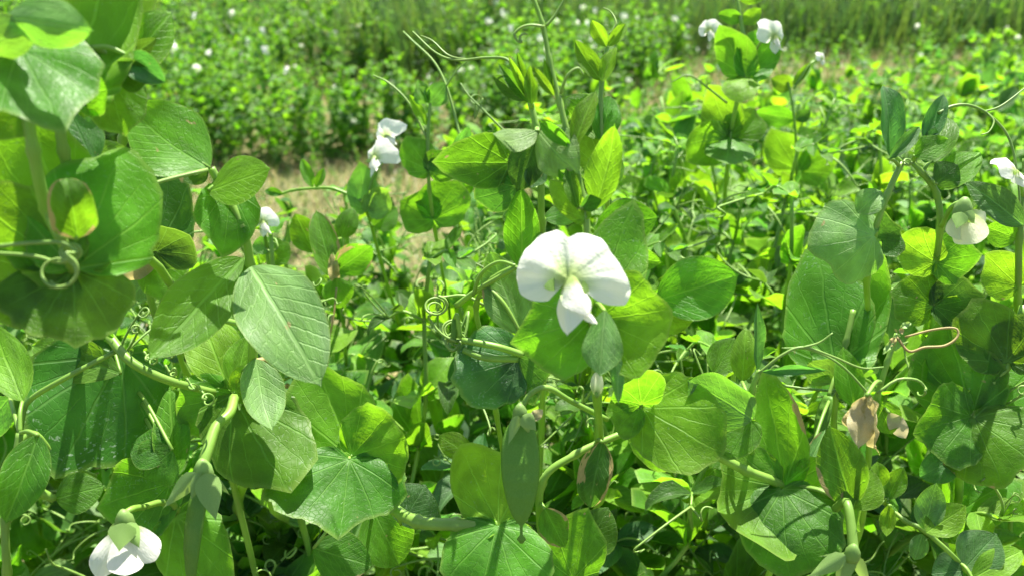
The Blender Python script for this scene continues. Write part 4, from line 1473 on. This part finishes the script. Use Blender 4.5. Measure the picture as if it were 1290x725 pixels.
p.stip((922, 173, .675), (948, 142), 52, 'mid', cup=.1, nth=30)
p.stip((920, 176, .672), (915, 205), 60, 'mid', dz=-.03, cup=-.1, nth=30)
p.tube('tendril', [(916, 130, .67), (893, 112, .67), (868, 95, .67), (845, 104, .67)], .0014, .0006, M_TEND)
p = Plant('slender pea plant with sparse wing-like leaflets right of the stacked leaf rings', [(1010, 300, .90), (1004, 230, .80), (1003, 180, .77), (998, 130, .76), (992, 100, .76)], r=.0014, rt=.001, seed=26, gy=.2)
p.leaf((1001, 150, .765), (952, 142), 28, 'mid', fold=.2)
p.leaf((1003, 152, .765), (1020, 140), 18, 'dark', fold=.3)
p.leaf((998, 110, .76), (972, 100), 24, 'young', fold=.2)
p.leaf((999, 108, .76), (1020, 80), 14, 'mid', fold=.5)
p.stip((1006, 215, .79), (975, 168), 50, 'young', cup=.2, nth=30)
p.stip((1006, 216, .79), (1050, 195), 50, 'young', cup=.2, nth=30)
p.flower((1036, 74), 18, d=.76, yaw=30, pitch=5, stalk=(1000, 112, .76))
# --- upper middle left
p = Plant('pea plant with twin white flowers in profile against the bare strip', [(500, 400, .80), (480, 330, .70), (462, 265, .645), (448, 250, .64), (420, 238, .64), (398, 237, .64), (368, 240, .64), (350, 246, .64)], r=.0018, rt=.0010, seed=27, gy=.12)
p.flower((471, 198), 58, d=.63, yaw=-50, pitch=-5, stalk=(460, 258, .642))
p.flower((486, 172), 46, d=.64, yaw=-35, pitch=25, roll=20, stalk=(462, 262, .645))
p.leaf((394, 236, .638), (380, 200), 18, 'mid', fold=.5)
p.leaf((398, 236, .638), (408, 212), 14, 'mid', fold=.5)
p.leaf((356, 244, .638), (332, 240), 12, 'mid', fold=.3)
p.stip((462, 264, .64), (453, 212), 40, 'waxy', cup=.2)
p.stip((464, 266, .64), (486, 240), 40, 'waxy', cup=.2)
p.leaf((470, 285, .65), (500, 262), 36, 'mid', fold=.2)
p = Plant('pea plant with pale upright top leaves and long thread-like branching tendrils', [(560, 360, .70), (548, 290, .60), (541, 240, .575), (539, 180, .57), (542, 130, .57)], r=.0015, rt=.0011, seed=28)
p.leaf((541, 132, .57), (563, 106), 32, 'waxy', roll=20, curl=-.5)
p.leaf((540, 130, .568), (526, 100), 18, 'young', fold=.5)
p.leaf((540, 128, .568), (522, 112), 24, 'waxy', curl=-.4)
p.leaf((538, 158, .57), (516, 120), 16, 'young', fold=.5)
p.tube('tendril', [(538, 175, .57), (515, 130, .572), (490, 105, .575), (470, 95, .58)], .0012, .0007, M_TEND)
p.tube('tendril', [(585, 195, .57), (566, 120, .575), (548, 80, .58), (520, 52, .585), (508, 40, .59)], .0013, .0007, M_TEND)
p.tube('tendril', [(560, 112, .575), (575, 90, .573), (590, 76, .572)], .0009, .0006, M_TEND)
p.tube('tendril', [(640, 170, .57), (610, 140, .572), (590, 120, .574), (580, 105, .576)], .0012, .0006, M_TEND)
p.coil([(600, 130), (598, 150)], (600, 125), 8, 1.2, d=.575, r=.0008)
p.stip((541, 215, .57), (516, 178), 50, 'mid', cup=.1, nth=30)
p.stip((542, 216, .57), (568, 195), 46, 'mid', cup=.1, nth=30)
p.stip((546, 275, .585), (575, 230), 66, 'mid', cup=.1, nth=30)
p.stip((545, 277, .585), (508, 255), 60, 'mid', cup=.1, nth=30)
p.leaf((575, 200, .57), (590, 160), 24, 'waxy', fold=.4)
p = Plant('pea plant with upright leaves whose margins have dried brown, by the bare strip', [(440, 480, .74), (432, 400, .64), (425, 345, .60), (418, 310, .60)], r=.0016, seed=29)
p.leaf((420, 350, .598), (398, 264), 40, 'mid', dry=1.0, fold=.3, mcurl=1.0, m0=.6)
p.leaf((424, 342, .596), (470, 308), 44, 'mid', dry=1.1, fold=.2, curl=.5)
p.leaf((424, 350, .596), (428, 388), 40, 'young')
p.leaf((418, 320, .595), (424, 362), 16, mat=M_DRY, name='withered_leaflet', wave=.2, fold=.5)
p.tube('dried_tendril', [(424, 362, .594), (420, 400, .59), (414, 430, .59), (412, 462, .59)], .0010, .0007, M_TENDDRY)
p.leaf((396, 318, .61), (372, 270), 38, 'mid', fold=.1)
p.leaf((430, 300, .61), (445, 262), 30, 'mid')
p = Plant('pea plant with a small nodding white flower just past the tall bare stem', [(350, 420, .74), (340, 350, .62), (336, 310, .60), (332, 292, .58)], r=.0015, seed=30)
p.flower((330, 279), 42, d=.56, yaw=15, pitch=5, stalk=(336, 310, .60))
p.leaf((336, 320, .60), (328, 298), 30, 'waxy')
p.stip((337, 330, .61), (360, 310), 44, 'mid', nth=24)
p.coil([(338, 320), (345, 300)], (342, 310), 8, 2, d=.60, r=.0008)

# ------------------------------------------------------------------ the rest of the stand: plain plants filling in around and behind
rgf = random.Random(77)
NH = (0.54, 0.60, 0.64, 0.68, 0.72, 0.77, 0.62, 0.66)
NEARV = [plant_specs(500 + i, h, 'hi', flower_p=0.13, lean=0.09, size=1.05, step=0.044, lime=0.7) for i, h in enumerate(NH)]
WHAT = []
for S in NEARV:
    fl, po = any(s[1] == 'f' for s in S), any(s[1] == 'p' for s in S)
    WHAT.append('with small white flowers and pods' if fl and po else 'with small white flowers' if fl else 'with green pods' if po else 'without flowers or pods')
MIDS = [plant_specs(600 + i, 0.50, 'lo', flower_p=0.09, lean=0.12, size=1.2, step=0.045, lime=0.35) for i in range(7)]
MIDP = packed_protos([joined_arrays(S, rgf) for S in MIDS], 'stand')
spots = []
y = 0.44
while y < 3.15:
    x = -0.62 * y - 0.22
    st = 0.085 if y < 1.15 else 0.095 if y < 1.5 else 0.115
    while x < 0.62 * y + 0.25:
        xx, yy = x + rgf.uniform(-.04, .04), y + rgf.uniform(-.04, .04)
        if yy < stand_edge(xx) + rgf.uniform(-.05, .03):
            spots.append((xx, yy))
        x += st
    y += st
spots.sort(key=lambda t: t[1])
rest = []
near_n = mid_n = 0
for (x, y) in spots:
    Hl = float(np.interp(y, (0.44, 1.1, 1.3), (0.77, 0.63, 0.59)))
    Hr = float(np.interp(y, (0.44, 0.66, 0.85, 1.15, 1.6, 2.2), (0.75, 0.75, 0.75, 0.71, 0.62, 0.54)))
    k = min(1.0, max(0.0, (x + 0.12) / 0.22))
    H = Hl + (Hr - Hl) * k
    H += rgf.uniform(-0.08, 0.06)
    dpt = depth(Vector((x, y, H)))
    rz = rgf.uniform(0, 6.28)
    if y < 1.14:
        k = min(range(8), key=lambda i: abs(NH[i] - H) + rgf.uniform(0, 0.05))
        sc = H / NH[k]
        e = empty('pea_plant', (x, y, -0.01), 'leafy pea plant ' + WHAT[k] + ', packed into the dense near canopy', 'pea plant', 'near canopy pea plants ' + WHAT[k])
        e.rotation_euler = (0, 0, rz)
        e.scale = (sc, sc, sc)
        # lowest leaves are buried in the stand; the upper ones are parts
        realize(e, NEARV[k], 'hi')
        near_n += 1
    elif near_n + mid_n > 235:
        rest.append((x, y, H / 0.50))
    else:
        plant_copy(MIDP[rgf.randrange(7)], (x, y, -0.012), rz, H / 0.50, 'leafy pea plant in the thinner part of the stand right of the bare strip', 'pea plants in the stand reaching to the right')
        mid_n += 1
if rest:
    mass('pea_stand', 'crowded pea plants at the far end of the stand on the right', rest, [joined_arrays(S, rgf) for S in MIDS], 12)
print('plants near', near_n, 'mid', mid_n, 'plot', len(bg_spots), 'far', len(sp))
